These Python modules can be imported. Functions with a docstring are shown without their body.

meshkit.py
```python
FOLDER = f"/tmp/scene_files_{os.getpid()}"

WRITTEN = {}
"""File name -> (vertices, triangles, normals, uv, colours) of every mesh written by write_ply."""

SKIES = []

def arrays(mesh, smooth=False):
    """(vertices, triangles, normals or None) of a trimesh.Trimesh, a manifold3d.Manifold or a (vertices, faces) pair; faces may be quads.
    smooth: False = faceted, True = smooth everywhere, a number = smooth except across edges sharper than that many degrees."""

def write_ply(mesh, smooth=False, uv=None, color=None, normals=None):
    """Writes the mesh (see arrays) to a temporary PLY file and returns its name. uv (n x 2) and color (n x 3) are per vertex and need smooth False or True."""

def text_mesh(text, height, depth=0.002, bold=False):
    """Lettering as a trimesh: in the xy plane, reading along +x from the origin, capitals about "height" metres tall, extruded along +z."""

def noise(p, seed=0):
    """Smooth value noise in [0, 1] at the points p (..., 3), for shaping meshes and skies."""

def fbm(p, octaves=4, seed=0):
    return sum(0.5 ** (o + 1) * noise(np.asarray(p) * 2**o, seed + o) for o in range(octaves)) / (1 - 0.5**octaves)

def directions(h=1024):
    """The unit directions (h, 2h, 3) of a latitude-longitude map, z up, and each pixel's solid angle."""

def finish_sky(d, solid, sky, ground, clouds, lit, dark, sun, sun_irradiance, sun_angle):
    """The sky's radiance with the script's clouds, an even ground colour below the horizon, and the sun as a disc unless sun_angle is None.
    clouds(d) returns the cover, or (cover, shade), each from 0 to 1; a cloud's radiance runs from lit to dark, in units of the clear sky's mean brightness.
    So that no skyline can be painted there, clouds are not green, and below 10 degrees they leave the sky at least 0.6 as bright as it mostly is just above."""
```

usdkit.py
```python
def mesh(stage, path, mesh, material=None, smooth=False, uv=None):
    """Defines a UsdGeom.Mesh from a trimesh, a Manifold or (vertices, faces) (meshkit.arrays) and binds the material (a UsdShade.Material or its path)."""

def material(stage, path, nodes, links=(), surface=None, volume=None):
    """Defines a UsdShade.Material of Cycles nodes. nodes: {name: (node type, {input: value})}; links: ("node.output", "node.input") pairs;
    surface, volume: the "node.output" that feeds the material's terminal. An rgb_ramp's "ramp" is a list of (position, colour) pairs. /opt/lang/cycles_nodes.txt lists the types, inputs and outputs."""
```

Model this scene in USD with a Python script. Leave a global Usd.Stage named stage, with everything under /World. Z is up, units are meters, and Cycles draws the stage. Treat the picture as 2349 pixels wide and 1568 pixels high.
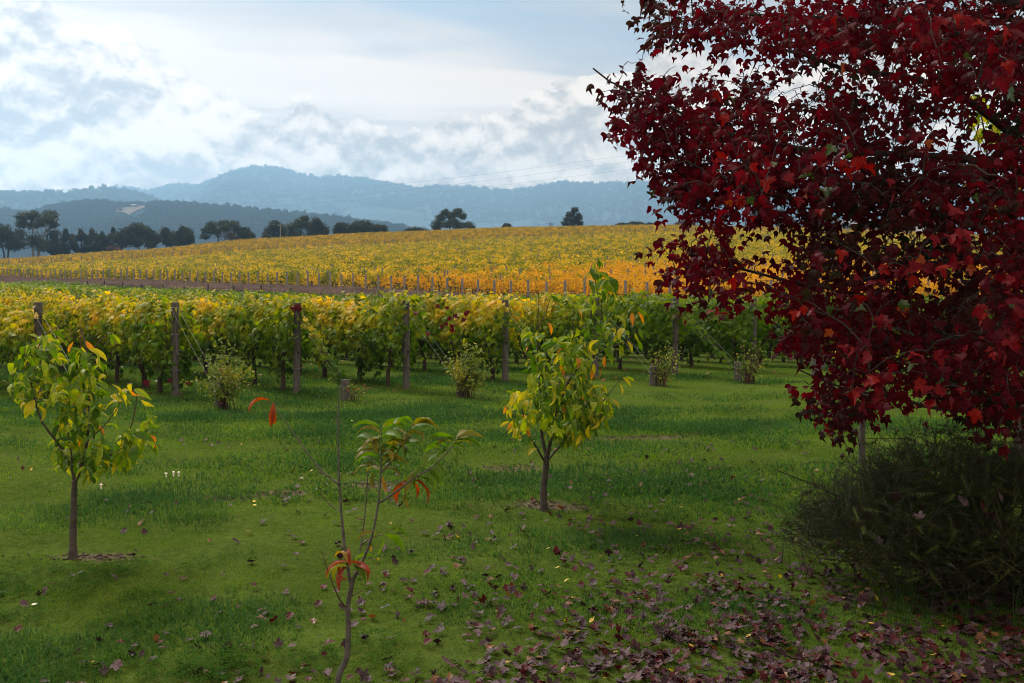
import math, random, re
import numpy as np
import trimesh
import usdkit, meshkit
from scipy.interpolate import PchipInterpolator
from scipy.spatial import cKDTree
from pxr import Gf, Sdf, Usd, UsdGeom, UsdLux, UsdShade, Vt

stage = Usd.Stage.CreateInMemory()
UsdGeom.SetStageUpAxis(stage, "Z")
UsdGeom.SetStageMetersPerUnit(stage, 1.0)
UsdGeom.Xform.Define(stage, "/World")
UsdGeom.Scope.Define(stage, "/World/Looks")

# ------------------------------------------------------------------ camera
CAM_H, FPX, CX, HZ = 2.23, 2284.0, 1174.5, 645.0      # eye height; focal length, centre and horizon in the pixels of a 2349 wide picture
EXPOSURE = 1.5
cam = UsdGeom.Camera.Define(stage, "/World/camera")
cam.AddTranslateOp().Set(Gf.Vec3d(0, 0, CAM_H))
cam.AddRotateXOp().Set(90.0)
cam.CreateHorizontalApertureAttr(36.0)
cam.CreateVerticalApertureAttr(24.0)
cam.CreateFocalLengthAttr(36.0 * FPX / 2349.0)
cam.CreateVerticalApertureOffsetAttr(-36.0 * (784.0 - HZ) / 2349.0)
cam.CreateClippingRangeAttr(Gf.Vec2f(0.1, 60000.0))
cam.CreateExposureAttr(EXPOSURE)

# ------------------------------------------------------------------ sky and sun
SUN_EL, SUN_AZ = math.radians(44), math.radians(-38)     # azimuth from +y towards +x
SKY_STRENGTH = 0.1
sky = UsdLux.DomeLight.Define(stage, "/World/sky")
sky.CreateIntensityAttr(1.0)


def sky_material():
    n, L = {}, []
    add = lambda name, kind, **kw: n.__setitem__(name, (kind, kw))
    link = lambda a, b: L.append((a, b))

    def math_(name, op, a, b=None, c=None, clamp=False):
        kw = {"math_type": op, "use_clamp": clamp}
        for k, v in (("value1", a), ("value2", b), ("value3", c)):
            if v is not None and not isinstance(v, str):
                kw[k] = float(v)
        n[name] = ("math", kw)
        for k, v in (("value1", a), ("value2", b), ("value3", c)):
            if isinstance(v, str):
                L.append((v, f"{name}.{k}"))
        return f"{name}.value"

    def rng(name, v, a, b, c=0.0, d=1.0, smooth=True):
        n[name] = ("map_range", {"range_type": "smoothstep" if smooth else "linear", "from_min": a, "from_max": b, "to_min": c, "to_max": d, "clamp": True})
        L.append((v, f"{name}.value"))
        return f"{name}.result"

    def mixc(name, fac, a, b):
        kw = {}
        if not isinstance(fac, str): kw["fac"] = fac
        if not isinstance(a, str): kw["a"] = a
        if not isinstance(b, str): kw["b"] = b
        kw["use_clamp"] = False
        n[name] = ("mix_color", kw)
        for k, v in (("fac", fac), ("a", a), ("b", b)):
            if isinstance(v, str): L.append((v, f"{name}.{k}"))
        return f"{name}.result"

    add("tc", "texture_coordinate")
    add("sep", "separate_xyz"); link("tc.generated", "sep.vector")
    xx = math_("xx", "multiply", "sep.x", "sep.x")
    hh = math_("hh", "multiply_add", "sep.y", "sep.y", xx)
    h = math_("h", "sqrt", hh)
    h = math_("hm", "maximum", h, 0.02)
    ax = math_("ax", "divide", "sep.x", h)
    ay = math_("ay", "divide", "sep.y", h)
    v = math_("v", "divide", "sep.z", h)

    def coords(name, su, sv, off, dv=0.0):
        x = math_(name + "x", "multiply", ax, su)
        y = math_(name + "y", "multiply_add", ay, su, off)
        z = math_(name + "z", "multiply_add", v, sv, off + dv * sv)
        n[name] = ("combine_xyz", {})
        link(x, name + ".x"); link(y, name + ".y"); link(z, name + ".z")
        return name + ".vector"

    def noise(name, su, sv, off, detail=5, rough=0.5, dist=0.0, dv=0.0):
        c = coords(name + "c", su, sv, off, dv)
        n[name] = ("noise_texture", {"dimensions": "3D", "scale": 1.0, "detail": float(detail), "roughness": rough, "distortion": dist})
        link(c, name + ".vector")
        return name + ".fac"

    add("clear", "sky_texture", sky_type="single_scattering", sun_disc=False, sun_elevation=SUN_EL, sun_rotation=SUN_AZ, air_density=1.0, aerosol_density=1.0)
    add("clr", "hsv", saturation=0.48, value=SKY_CLEAR); link("clear.color", "clr.color")

    # high veil, drawn out sideways
    veil = noise("veil", 2.2, 11.0, 6.3, 6, 0.55, 0.6)
    veil2 = noise("veil2", 1.1, 3.0, 13.3, 3, 0.5)
    vm = math_("vm", "multiply_add", veil2, 0.75, veil)
    vm2 = math_("vm2", "add", vm, rng("vhi", v, 0.32, 0.7, 0.0, 0.3))
    veil_cover = rng("veilcov", vm2, 0.64, 0.98, 0.0, 0.95)
    vshade = noise("vsh", 2.6, 17.0, 6.3, 5, 0.5, 0.5)
    vs = rng("vs", vshade, 0.36, 0.66)
    veil_col = mixc("veilcol", vs, (CL * 0.847, CL * 0.681, CL * 0.560), (CL * 1.152, CL * 0.926, CL * 0.727))
    c = mixc("m1", veil_cover, "clr.color", veil_col)

    # long flat bank across the middle
    bank = noise("bank", 1.6, 9.0, 25.1, 6, 0.52, 0.4)
    bw = math_("bw", "multiply_add", bank, 0.22, v)           # wavy height
    b_lo = rng("blo", bw, 0.205, 0.235)
    b_hi = rng("bhi", bw, 0.325, 0.345, 1.0, 0.0)
    bm = math_("bm", "multiply", b_lo, b_hi)
    bshade = noise("bsh", 2.0, 26.0, 2.9, 5, 0.55, 0.3)
    bsv = rng("bsv", bw, 0.215, 0.33, 0.0, 0.55, False)
    bs0 = math_("bs0", "add", bshade, bsv)
    bs = rng("bs", bs0, 0.56, 0.9)
    bank_col = mixc("bankcol", bs, (CL * 0.794, CL * 0.638, CL * 0.522), (CL * 1.288, CL * 1.027, CL * 0.804))
    bmm = math_("bmm", "multiply", bm, 0.94)
    c = mixc("m2", bmm, c, bank_col)

    # heaped clouds, taller in places: billows within billows, lit from above
    def billow(name, su, sv, off, dv=0.0):
        cc = coords(name + "c", su, sv, off, dv)
        n[name + "w"] = ("noise_texture", {"dimensions": "3D", "scale": 1.6, "detail": 3.0, "roughness": 0.55}); link(cc, name + "w.vector")
        n[name + "wm"] = ("vector_math", {"math_type": "multiply_add", "vector2": (0.42, 0.42, 0.42)})
        link(name + "w.color", name + "wm.vector1"); link(cc, name + "wm.vector3")
        n[name] = ("voronoi_texture", {"dimensions": "3D", "feature": "f1", "scale": 1.0, "detail": 4.0, "roughness": 0.55, "lacunarity": 2.3, "use_normalize": True})
        link(name + "wm.vector", name + ".vector")
        return math_(name + "i", "subtract", 1.0, name + ".distance")

    big = noise("big", BIGS, 3.0, BIGO, 2, 0.5)
    top = math_("top", "multiply_add", big, 0.58, -0.125)       # height reached by the heaps
    dv_ = math_("dv_", "subtract", top, v)
    pu = billow("pa", 11.0, 14.0, 5.5)
    pv = billow("pb", 11.0, 14.0, 5.5, 0.012)
    dens = math_("dens", "multiply_add", dv_, 7.0, pu)
    cover = rng("cov", dens, 0.64, 0.67)
    df = math_("df", "subtract", pu, pv)
    lit0 = math_("lit0", "multiply_add", df, 3.2, 0.46)
    soft = noise("softn", 7.0, 13.0, 31.0, 3, 0.5)
    lit1 = math_("lit1", "multiply_add", soft, 0.75, lit0)
    lit2 = rng("lit2", lit1, 0.52, 1.12)
    heap_col = mixc("heapcol", lit2, (CL * 0.576, CL * 0.436, CL * 0.336), (CL * 1.427, CL * 1.127, CL * 0.856))
    cv = math_("cv", "multiply", cover, 0.93)
    c = mixc("m3", cv, c, heap_col)

    # low sky raised to offset haze; unseen overhead sky raised to light the lawn
    n["gain"] = ("rgb_ramp", {"ramp": [(0.0, (2.9,) * 3), (0.05, (2.7,) * 3), (0.12, (1.95, 1.93, 1.9)), (0.2, (1.5, 1.48, 1.46)), (0.28, (1.32,) * 3), (0.45, (1.6,) * 3), (0.8, (3.0, 2.95, 2.83)), (1.0, (3.0, 2.95, 2.83))]})
    link(v, "gain.fac")
    n["gm"] = ("mix_color", {"blend_type": "multiply", "fac": 1.0, "use_clamp": False})
    link(c, "gm.a"); link("gain.color", "gm.b"); c = "gm.result"
    add("bg", "background_shader", strength=SKY_STRENGTH); link(c, "bg.color")
    return usdkit.material(stage, "/World/Looks/sky_look", n, L, surface="bg.background")


SKY_CLEAR, CL, BIGS, BIGO = 0.21, 2.52, 3.2, 21.97
UsdShade.MaterialBindingAPI.Apply(sky.GetPrim()).Bind(sky_material())

sun = UsdLux.DistantLight.Define(stage, "/World/sun")
sun.CreateIntensityAttr(0.4)
sun.CreateAngleAttr(14.0)
sun.CreateNormalizeAttr(True) if hasattr(sun, "CreateNormalizeAttr") else None
sun.CreateColorAttr(Gf.Vec3f(1.0, 0.95, 0.86))
sun.AddRotateZOp().Set(-math.degrees(SUN_AZ))
sun.AddRotateXOp().Set(math.degrees(SUN_EL) - 90.0)

# ------------------------------------------------------------------ helpers
NAMES = {}


def safe(name, parent="/World"):
    k = (parent, name)
    i = NAMES.get(k, 0)
    NAMES[k] = i + 1
    return f"{parent}/{name}" if i == 0 else f"{parent}/{name}_{i:03d}"


def tag(prim, label=None, category=None, group=None, kind=None):
    p = prim.GetPrim() if hasattr(prim, "GetPrim") else prim
    for k, val in (("label", label), ("category", category), ("group", group), ("kind", kind)):
        if val is not None:
            p.SetCustomDataByKey(k, val)
    return p


def thing(name, label, category, loc=(0, 0, 0), rotz=0.0, group=None, scale=None):
    x = UsdGeom.Xform.Define(stage, safe(name))
    x.AddTranslateOp().Set(Gf.Vec3d(*map(float, loc)))
    x.AddRotateZOp().Set(math.degrees(rotz))
    x.AddScaleOp().Set(Gf.Vec3f(*map(float, np.broadcast_to(1.0 if scale is None else scale, 3))))
    tag(x, label, category, group)
    return x.GetPrim()


def copy_of(first, label, loc, rotz=0.0, scale=1.0, group=None, category=None):
    x = UsdGeom.Xform.Define(stage, safe(re.sub(r"_\d{3}$", "", first.GetName())))
    x.AddTranslateOp().Set(Gf.Vec3d(*map(float, loc)))
    x.AddRotateZOp().Set(math.degrees(rotz))
    x.AddScaleOp().Set(Gf.Vec3f(*map(float, np.broadcast_to(scale, 3))))
    p = x.GetPrim()
    p.GetReferences().AddInternalReference(first.GetPath())
    p.SetInstanceable(True)
    tag(p, label, category or first.GetCustomDataByKey("category"), group or first.GetCustomDataByKey("group"))
    return p


def obj(name, mesh, mat, parent=None, smooth=False, col=None):
    base = "/World" if parent is None else str(parent.GetPath())
    m = usdkit.mesh(stage, safe(name, base), mesh, mat, smooth)
    if col is not None:
        UsdGeom.PrimvarsAPI(m).CreatePrimvar("tone", Sdf.ValueTypeNames.Color3fArray, "vertex").Set(Vt.Vec3fArray.FromNumpy(np.asarray(col, np.float32)))
    return m.GetPrim()


def instancer(name, protos, pos, idx, rotz, scale, parent=None, tilt=None):
    """protos: list of (mesh, material). One PointInstancer."""
    base = "/World" if parent is None else str(parent.GetPath())
    path = safe(name, base)
    pi = UsdGeom.PointInstancer.Define(stage, path)
    UsdGeom.Scope.Define(stage, path + "/kinds")
    rel = pi.CreatePrototypesRel()
    for k, (m, mat) in enumerate(protos):
        usdkit.mesh(stage, f"{path}/kinds/kind_{k:03d}", m, mat)
        rel.AddTarget(f"{path}/kinds/kind_{k:03d}")
    pos = np.asarray(pos, np.float32)
    pi.CreatePositionsAttr(Vt.Vec3fArray.FromNumpy(pos))
    pi.CreateProtoIndicesAttr(Vt.IntArray.FromNumpy(np.asarray(idx, np.int32)))
    q = np.zeros((len(pos), 4), np.float32)
    q[:, 0] = np.cos(np.asarray(rotz) / 2)
    q[:, 3] = np.sin(np.asarray(rotz) / 2)
    if tilt is not None:                     # rotation about x first, then z
        tc, ts = np.cos(np.asarray(tilt) / 2), np.sin(np.asarray(tilt) / 2)
        q = np.stack([q[:, 0] * tc, q[:, 0] * ts, q[:, 3] * ts, q[:, 3] * tc], 1)
    pi.CreateOrientationsAttr([Gf.Quath(float(a), float(b), float(c), float(d)) for a, b, c, d in q])
    s = np.asarray(scale, np.float32)
    if s.ndim == 1:
        s = np.repeat(s[:, None], 3, 1)
    pi.CreateScalesAttr(Vt.Vec3fArray.FromNumpy(s.astype(np.float32)))
    return pi.GetPrim()


def W(x, y, depth):
    """The point of the place that lies at pixel (x, y) of a 2349 wide picture, at that depth."""
    return np.array([(x - CX) * depth / FPX, depth, CAM_H - (y - HZ) * depth / FPX])


def ground_at(x, y):
    """The point of the level lawn seen at that pixel."""
    d = CAM_H * FPX / (y - HZ)
    return np.array([(x - CX) * d / FPX, d, 0.0])


class MB:
    """Collects triangles into one mesh."""
    def __init__(s): s.v, s.f, s.n = [], [], 0
    def add(s, v, f):
        v, f = np.asarray(v, float), np.asarray(f, int)
        if f.shape[1] == 4: f = np.vstack([f[:, [0, 1, 2]], f[:, [0, 2, 3]]])
        s.v.append(v); s.f.append(f + s.n); s.n += len(v)
    def tube(s, pts, rad, sides=6, cap=True):
        p = np.asarray(pts, float); r = np.broadcast_to(np.asarray(rad, float), (len(p),))
        t = np.gradient(p, axis=0); t /= np.linalg.norm(t, axis=1, keepdims=True) + 1e-12
        ref = np.array([0.31, 0.17, 0.93]) if abs(t.mean(0)[2]) < 0.8 else np.array([0.95, 0.3, 0.05])
        a = np.cross(t, ref); a /= np.linalg.norm(a, axis=1, keepdims=True) + 1e-12
        b = np.cross(t, a)
        an = np.arange(sides) * 2 * np.pi / sides
        v = p[:, None] + r[:, None, None] * (np.cos(an)[None, :, None] * a[:, None] + np.sin(an)[None, :, None] * b[:, None])
        i, j = np.meshgrid(np.arange(len(p) - 1), np.arange(sides), indexing="ij")
        q = np.stack([i * sides + j, i * sides + (j + 1) % sides, (i + 1) * sides + (j + 1) % sides, (i + 1) * sides + j], -1).reshape(-1, 4)
        s.add(v.reshape(-1, 3), q[:, ::-1])
        if cap:
            base = (len(p) - 1) * sides
            s.add(np.vstack([v[-1], p[-1] + t[-1] * r[-1] * 0.3]), [[k, sides, (k + 1) % sides] for k in range(sides)])
    def box(s, lo, hi):
        m = trimesh.creation.box(bounds=[lo, hi]); s.add(m.vertices, m.faces)
    def mesh(s): return (np.vstack(s.v), np.vstack(s.f)) if s.v else (np.zeros((0, 3)), np.zeros((0, 3), int))


def smooth_path(pts, n=10):
    p = np.asarray(pts, float)
    if len(p) < 3:
        return np.array([p[0] + (p[-1] - p[0]) * k for k in np.linspace(0, 1, n)])
    t = np.r_[0, np.cumsum(np.linalg.norm(np.diff(p, axis=0), axis=1))]
    f = PchipInterpolator(t, p, axis=0)
    return f(np.linspace(0, t[-1], n))


# ------------------------------------------------------------------ materials
def leafy(name, stops, scale=1.5, amount=0.35, rough=0.55, trans=0.35, zshift=None, spec=0.12, warm=1.0, random_by="island"):
    """A leaf material: colour by a value that differs from leaf to leaf and drifts from place to place; light passes through."""
    n = {"g": ("geometry", {}), "nz": ("noise_texture", {"scale": scale, "detail": 2.0}), "ramp": ("rgb_ramp", {"ramp": stops}),
         "m1": ("math", {"math_type": "multiply_add", "value2": 1.0 - amount}), "m2": ("math", {"math_type": "multiply_add", "value2": amount * 2.6, "value3": -amount * 0.8}),
         "p": ("principled_bsdf", {"roughness": rough, "specular_ior_level": spec}), "t": ("translucent_bsdf", {}), "mx": ("mix_closure", {"fac": trans}),
         "hs": ("hsv", {"saturation": 1.12, "value": 1.35 * warm})}
    L = [("g.position", "nz.vector"), ("nz.fac", "m2.value1"), ("g.random_per_island", "m1.value1"), ("m2.value", "m1.value3"), ("m1.value", "ramp.fac"),
         ("ramp.color", "p.base_color"), ("ramp.color", "hs.color"), ("hs.color", "t.color"), ("p.BSDF", "mx.closure1"), ("t.BSDF", "mx.closure2")]
    if random_by == "object":
        n["oi"] = ("object_info", {}); L = [x for x in L if x[0] != "g.random_per_island"] + [("oi.random", "m1.value1")]
    if zshift is not None:
        z0, z1, a = zshift
        n["sx"] = ("separate_xyz", {}); n["zr"] = ("map_range", {"range_type": "linear", "from_min": z0, "from_max": z1, "to_min": -a * 0.5, "to_max": a, "clamp": True})
        n["m3"] = ("math", {"math_type": "add"})
        n["tc"] = ("texture_coordinate", {})
        L += [("g.position", "sx.vector"), ("sx.z", "zr.value"), ("zr.result", "m3.value2"), ("m1.value", "m3.value1")]
        L = [x for x in L if x != ("m1.value", "ramp.fac")] + [("m3.value", "ramp.fac")]
    return usdkit.material(stage, f"/World/Looks/{name}", n, L, surface="mx.closure")


def plain(name, col, rough=0.7, vary=0.3, scale=20.0, stretch=(1, 1, 1), bump=0.0, spec=0.3, col2=None):
    a = np.asarray(col, float); b = np.asarray(col2, float) if col2 is not None else np.clip(a * (1 + vary), 0, 1); a = a if col2 is not None else a * (1 - vary)
    n = {"tc": ("texture_coordinate", {}), "mp": ("mapping", {"scale": stretch}), "nz": ("noise_texture", {"scale": scale, "detail": 5.0, "roughness": 0.6}),
         "r": ("rgb_ramp", {"ramp": [(0.3, tuple(a)), (0.7, tuple(b))]}), "p": ("principled_bsdf", {"roughness": rough, "specular_ior_level": spec})}
    L = [("tc.object", "mp.vector"), ("mp.vector", "nz.vector"), ("nz.fac", "r.fac"), ("r.color", "p.base_color")]
    if bump:
        n["b"] = ("bump", {"strength": 0.6, "distance": bump}); L += [("nz.fac", "b.height"), ("b.normal", "p.normal")]
    return usdkit.material(stage, f"/World/Looks/{name}", n, L, surface="p.BSDF")


# ------------------------------------------------------------------ terrain
COLS = [(-1500, [(200, .5), (300, 3.5), (360, 6), (400, 7)]),
        (-400, [(160, .3), (200, 1.8), (250, 3.5), (330, 6), (400, 7.5)]),
        (0, [(60, 0), (135, .2), (160, 1.6), (175, 2.3), (196, 3.0), (280, 5.5), (350, 7.9)]),
        (300, [(36, -.2), (95, -.25), (120, 1.1), (135, 1.7), (155, 2.23), (290, 7.6), (360, 11.2)]),
        (600, [(32, -.2), (74, -.5), (100, .8), (125, 1.5), (300, 10.4), (380, 16.4)]),
        (880, [(32, -.25), (60, -.5), (85, .25), (103, 1.0), (150, 3.6), (300, 11.9), (390, 19.1)]),
        (1200, [(32, -.2), (50, -.4), (70, -.1), (88, .36), (113, 1.9), (300, 13.9), (400, 21.5)]),
        (1500, [(43, -.34), (78, .28), (125, 2.9), (300, 15.4), (400, 22.2)]),
        (1800, [(36, -.3), (70, .3), (140, 3.3), (300, 15.6), (400, 21.1)]),
        (2349, [(33, -.1), (58, .2), (150, 3.0), (300, 13), (400, 17.8)]),
        (3600, [(33, .1), (60, .2), (150, 3.0), (300, 12), (400, 16)])]
CU = np.array([(c[0] - CX) / FPX for c in COLS])


def _profile(pts):
    Y = [-1e4, 0, 24] + [p[0] for p in pts]; Z = [0, 0, 0] + [p[1] for p in pts]
    y, z = Y[-1], Z[-1]
    Y += [y + 40, y + 150, y + 400, y + 900, 2e4]; Z += [z - 0.3, z - 9, z - 40, -62, -62]
    return PchipInterpolator(Y, Z)


CF = [_profile(c[1]) for c in COLS]


def ground_z(x, y):
    x, y = np.asarray(x, float), np.asarray(y, float)
    u = np.clip(x / np.maximum(y, 1.0), CU[0], CU[-1])
    zs = np.stack([f(y) for f in CF], 0)
    k = np.clip(np.searchsorted(CU, u) - 1, 0, len(CU) - 2)
    t = (u - CU[k]) / (CU[k + 1] - CU[k]); t = t * t * (3 - 2 * t) * 0.5 + t * 0.5
    z = np.take_along_axis(zs, k[None], 0)[0] * (1 - t) + np.take_along_axis(zs, k[None] + 1, 0)[0] * t
    near = np.clip((26 - y) / 10, 0, 1) * np.clip((y + 3) / 4, 0, 1)
    z = z + near * (0.10 * (meshkit.fbm(np.stack([x * 0.5, y * 0.7, 0 * x], -1), 3, 5) - 0.5))
    return np.where(y < 1, 0.0, z)


R_DIR = np.array([-0.64, 0.77]); R_DIR /= np.linalg.norm(R_DIR)          # the near rows
P0, PSTEP = np.array([-8.9, 18.66]), np.array([2.09, 0.82])              # their end posts
LA, LD = np.array([11.1, 78.0]), np.array([-0.70, 0.714])                 # the line of end posts below the far block
LN = np.array([0.714, 0.70])                                             # uphill from that line


def side_L(x, y):
    """Metres uphill of the far block's line of end posts."""
    return (np.asarray(x) - LA[0]) * LN[0] + (np.asarray(y) - LA[1]) * LN[1]


BARE = [(ground_at(1160, 1071), 0.34, 0.16), (ground_at(1255, 1161), 0.48, 0.20), (ground_at(210, 1276), 0.46, 0.14), (ground_at(505, 1141), 0.26, 0.12), (ground_at(640, 1130), 0.31, 0.12),
        (ground_at(830, 1112), 0.34, 0.13), (ground_at(905, 1108), 0.22, 0.10), (ground_at(1480, 1003), 0.56, 0.12), (ground_at(1620, 994), 0.50, 0.12), (ground_at(1740, 984), 0.50, 0.16),
        (ground_at(2040, 985), 0.43, 0.15), (ground_at(2130, 985), 0.56, 0.18), (ground_at(1975, 1065), 0.31, 0.15), (ground_at(2215, 978), 0.43, 0.16)]


def bare(x, y):
    w = np.zeros(np.shape(x))
    wob = meshkit.fbm(np.stack([np.asarray(x) * 3, np.asarray(y) * 3, 0 * np.asarray(x)], -1), 3, 11) - 0.5
    for c, a, b in BARE:
        d = np.sqrt(((x - c[0]) / a) ** 2 + ((y - c[1]) / b) ** 2) + 1.6 * wob
        w = np.maximum(w, np.clip(1.15 - d, 0, 0.4) * 2.5)
    return w


def ground_mesh():
    ang = np.unique(np.r_[np.linspace(-180, -40, 36), np.linspace(-40, 40, 430), np.linspace(40, 180, 36)]) * math.pi / 180
    rad = np.unique(np.r_[0.3, 2, 3.5, np.linspace(4.5, 12, 110), np.linspace(12, 28, 100), np.geomspace(28, 460, 130), np.geomspace(460, 6300, 26)])
    A, R = np.meshgrid(ang, rad, indexing="ij")
    x, y = R * np.sin(A), R * np.cos(A)
    z = ground_z(x, y)
    v = np.stack([x, y, z], -1).reshape(-1, 3)
    na, nr = len(ang), len(rad)
    i, j = np.meshgrid(np.arange(na - 1), np.arange(nr - 1), indexing="ij")
    f = np.stack([i * nr + j, (i + 1) * nr + j, (i + 1) * nr + j + 1, i * nr + j + 1], -1).reshape(-1, 4)[:, ::-1]
    X, Y = v[:, 0], v[:, 1]
    s = side_L(X, Y)
    col = np.tile([0.048, 0.072, 0.014], (len(v), 1))
    patch = meshkit.fbm(np.stack([X * .8, Y * 1.6, 0 * X], -1), 3, 3)[:, None]
    col = col * (0.75 + 0.5 * patch)
    b = bare(X, Y)[:, None] * (Y < 28)[:, None]
    col = col * (1 - b) + np.array([0.085, 0.066, 0.047]) * (0.7 + 0.6 * patch) * b
    dry = np.clip((s + 9.5) / 2, 0, 1)[:, None] * (Y > 20)[:, None]
    col = col * (1 - dry) + np.array([0.15, 0.115, 0.10]) * dry
    hill = np.clip((s - 2) / 3, 0, 1)[:, None] * (Y > 20)[:, None]
    col = col * (1 - hill) + np.array([0.075, 0.062, 0.02]) * hill
    return (v, f), col


def ground_look():
    n = {"a": ("attribute", {"attribute": "tone"}), "g": ("geometry", {}), "nz": ("noise_texture", {"scale": 14.0, "detail": 6.0, "roughness": 0.65}),
         "r": ("map_range", {"from_min": 0.25, "from_max": 0.75, "to_min": 0.6, "to_max": 1.4}), "m": ("mix_color", {"blend_type": "multiply", "fac": 1.0, "use_clamp": False}),
         "p": ("principled_bsdf", {"roughness": 1.0, "specular_ior_level": 0.0}), "b": ("bump", {"strength": 0.7, "distance": 0.04}), "cc": ("combine_color", {})}
    L = [("g.position", "nz.vector"), ("nz.fac", "r.value"), ("r.result", "cc.r"), ("r.result", "cc.g"), ("r.result", "cc.b"), ("a.color", "m.a"), ("cc.color", "m.b"), ("m.result", "p.base_color"),
         ("nz.fac", "b.height"), ("b.normal", "p.normal")]
    return usdkit.material(stage, "/World/Looks/ground_look", n, L, surface="p.BSDF")


gm, gc = ground_mesh()
ground = obj("ground", gm, ground_look(), smooth=True, col=gc)
tag(ground, "rolling grassy ground from the lawn up to the vineyard crest", "ground", kind="structure")


# ------------------------------------------------------------------ hills far off
def hill_mesh(ridge, dist, depth, base=-62.0, rough=0.0, seed=0, n=700, m=60, spur=1.0, lo=None, hi=None):
    """ridge: pixels along the skyline. A slope rising from depth metres nearer to the ridge, and falling behind it."""
    xs = np.array([p[0] for p in ridge], float); ys = np.array([p[1] for p in ridge], float)
    px = np.linspace(lo if lo is not None else xs[0], hi if hi is not None else xs[-1], n)
    py = PchipInterpolator(xs, ys)(px)
    u = (px - CX) / FPX
    zr = CAM_H - (py - HZ) * dist / FPX
    t = np.r_[np.linspace(0, 1, m), np.linspace(1.01, 1.16, 10)]
    T, U = np.meshgrid(t, u, indexing="ij")
    Y = dist - depth + depth * T
    X = U * dist * (0.55 + 0.45 * Y / dist)
    up = np.clip(T, 0, 1)
    shape = up ** 1.05 * (1.35 - 0.35 * up)
    back = np.clip((T - 1) / 0.16, 0, 1)
    Z = base + (zr[None] - base) * shape * (1 - back ** 1.5)
    sp = meshkit.fbm(np.stack([X / (depth * 0.16), Y / (depth * 0.5), 0 * X + seed], -1), 4, seed) - 0.5
    sp += 0.5 * (meshkit.fbm(np.stack([X / (depth * 0.05), Y / (depth * 0.12), 0 * X + seed], -1), 3, seed + 9) - 0.5)
    Z = Z + spur * (zr[None] - base) * 0.32 * sp * np.sin(np.pi * np.clip(T, 0, 1)) 
    v = np.stack([X, Y, Z], -1).reshape(-1, 3)
    N = len(u); i, j = np.meshgrid(np.arange(len(t) - 1), np.arange(N - 1), indexing="ij")
    f = np.stack([i * N + j, i * N + j + 1, (i + 1) * N + j + 1, (i + 1) * N + j], -1).reshape(-1, 4)
    return v, f


FAR_RIDGE = [(-500, 455), (-200, 448), (0, 450), (180, 446), (240, 437), (265, 432), (300, 434), (330, 441), (345, 441), (385, 433), (430, 426), (450, 429), (475, 423), (530, 401), (560, 391), (600, 386), (640, 389), (680, 401), (740, 410),
             (780, 407), (820, 412), (860, 419), (930, 429), (965, 434), (1010, 432), (1060, 432), (1120, 435), (1180, 439), (1220, 434), (1250, 428), (1300, 420), (1340, 423), (1400, 422), (1480, 420), (1560, 426), (1700, 431), (1900, 416), (2100, 421), (2400, 430), (2900, 440)]
MID_RIDGE = [(640, 540), (700, 512), (760, 492), (820, 478), (850, 475), (900, 480), (950, 488), (1000, 497), (1050, 504), (1100, 512), (1150, 513), (1185, 508), (1220, 504), (1260, 508), (1320, 522), (1400, 545)]
LEFT_RIDGE = [(-500, 436), (-200, 439), (0, 442), (30, 442), (80, 445), (115, 441), (145, 447), (170, 443), (200, 435), (240, 433), (270, 436), (310, 444), (350, 457), (400, 470), (480, 486), (560, 520), (640, 560)]
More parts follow.
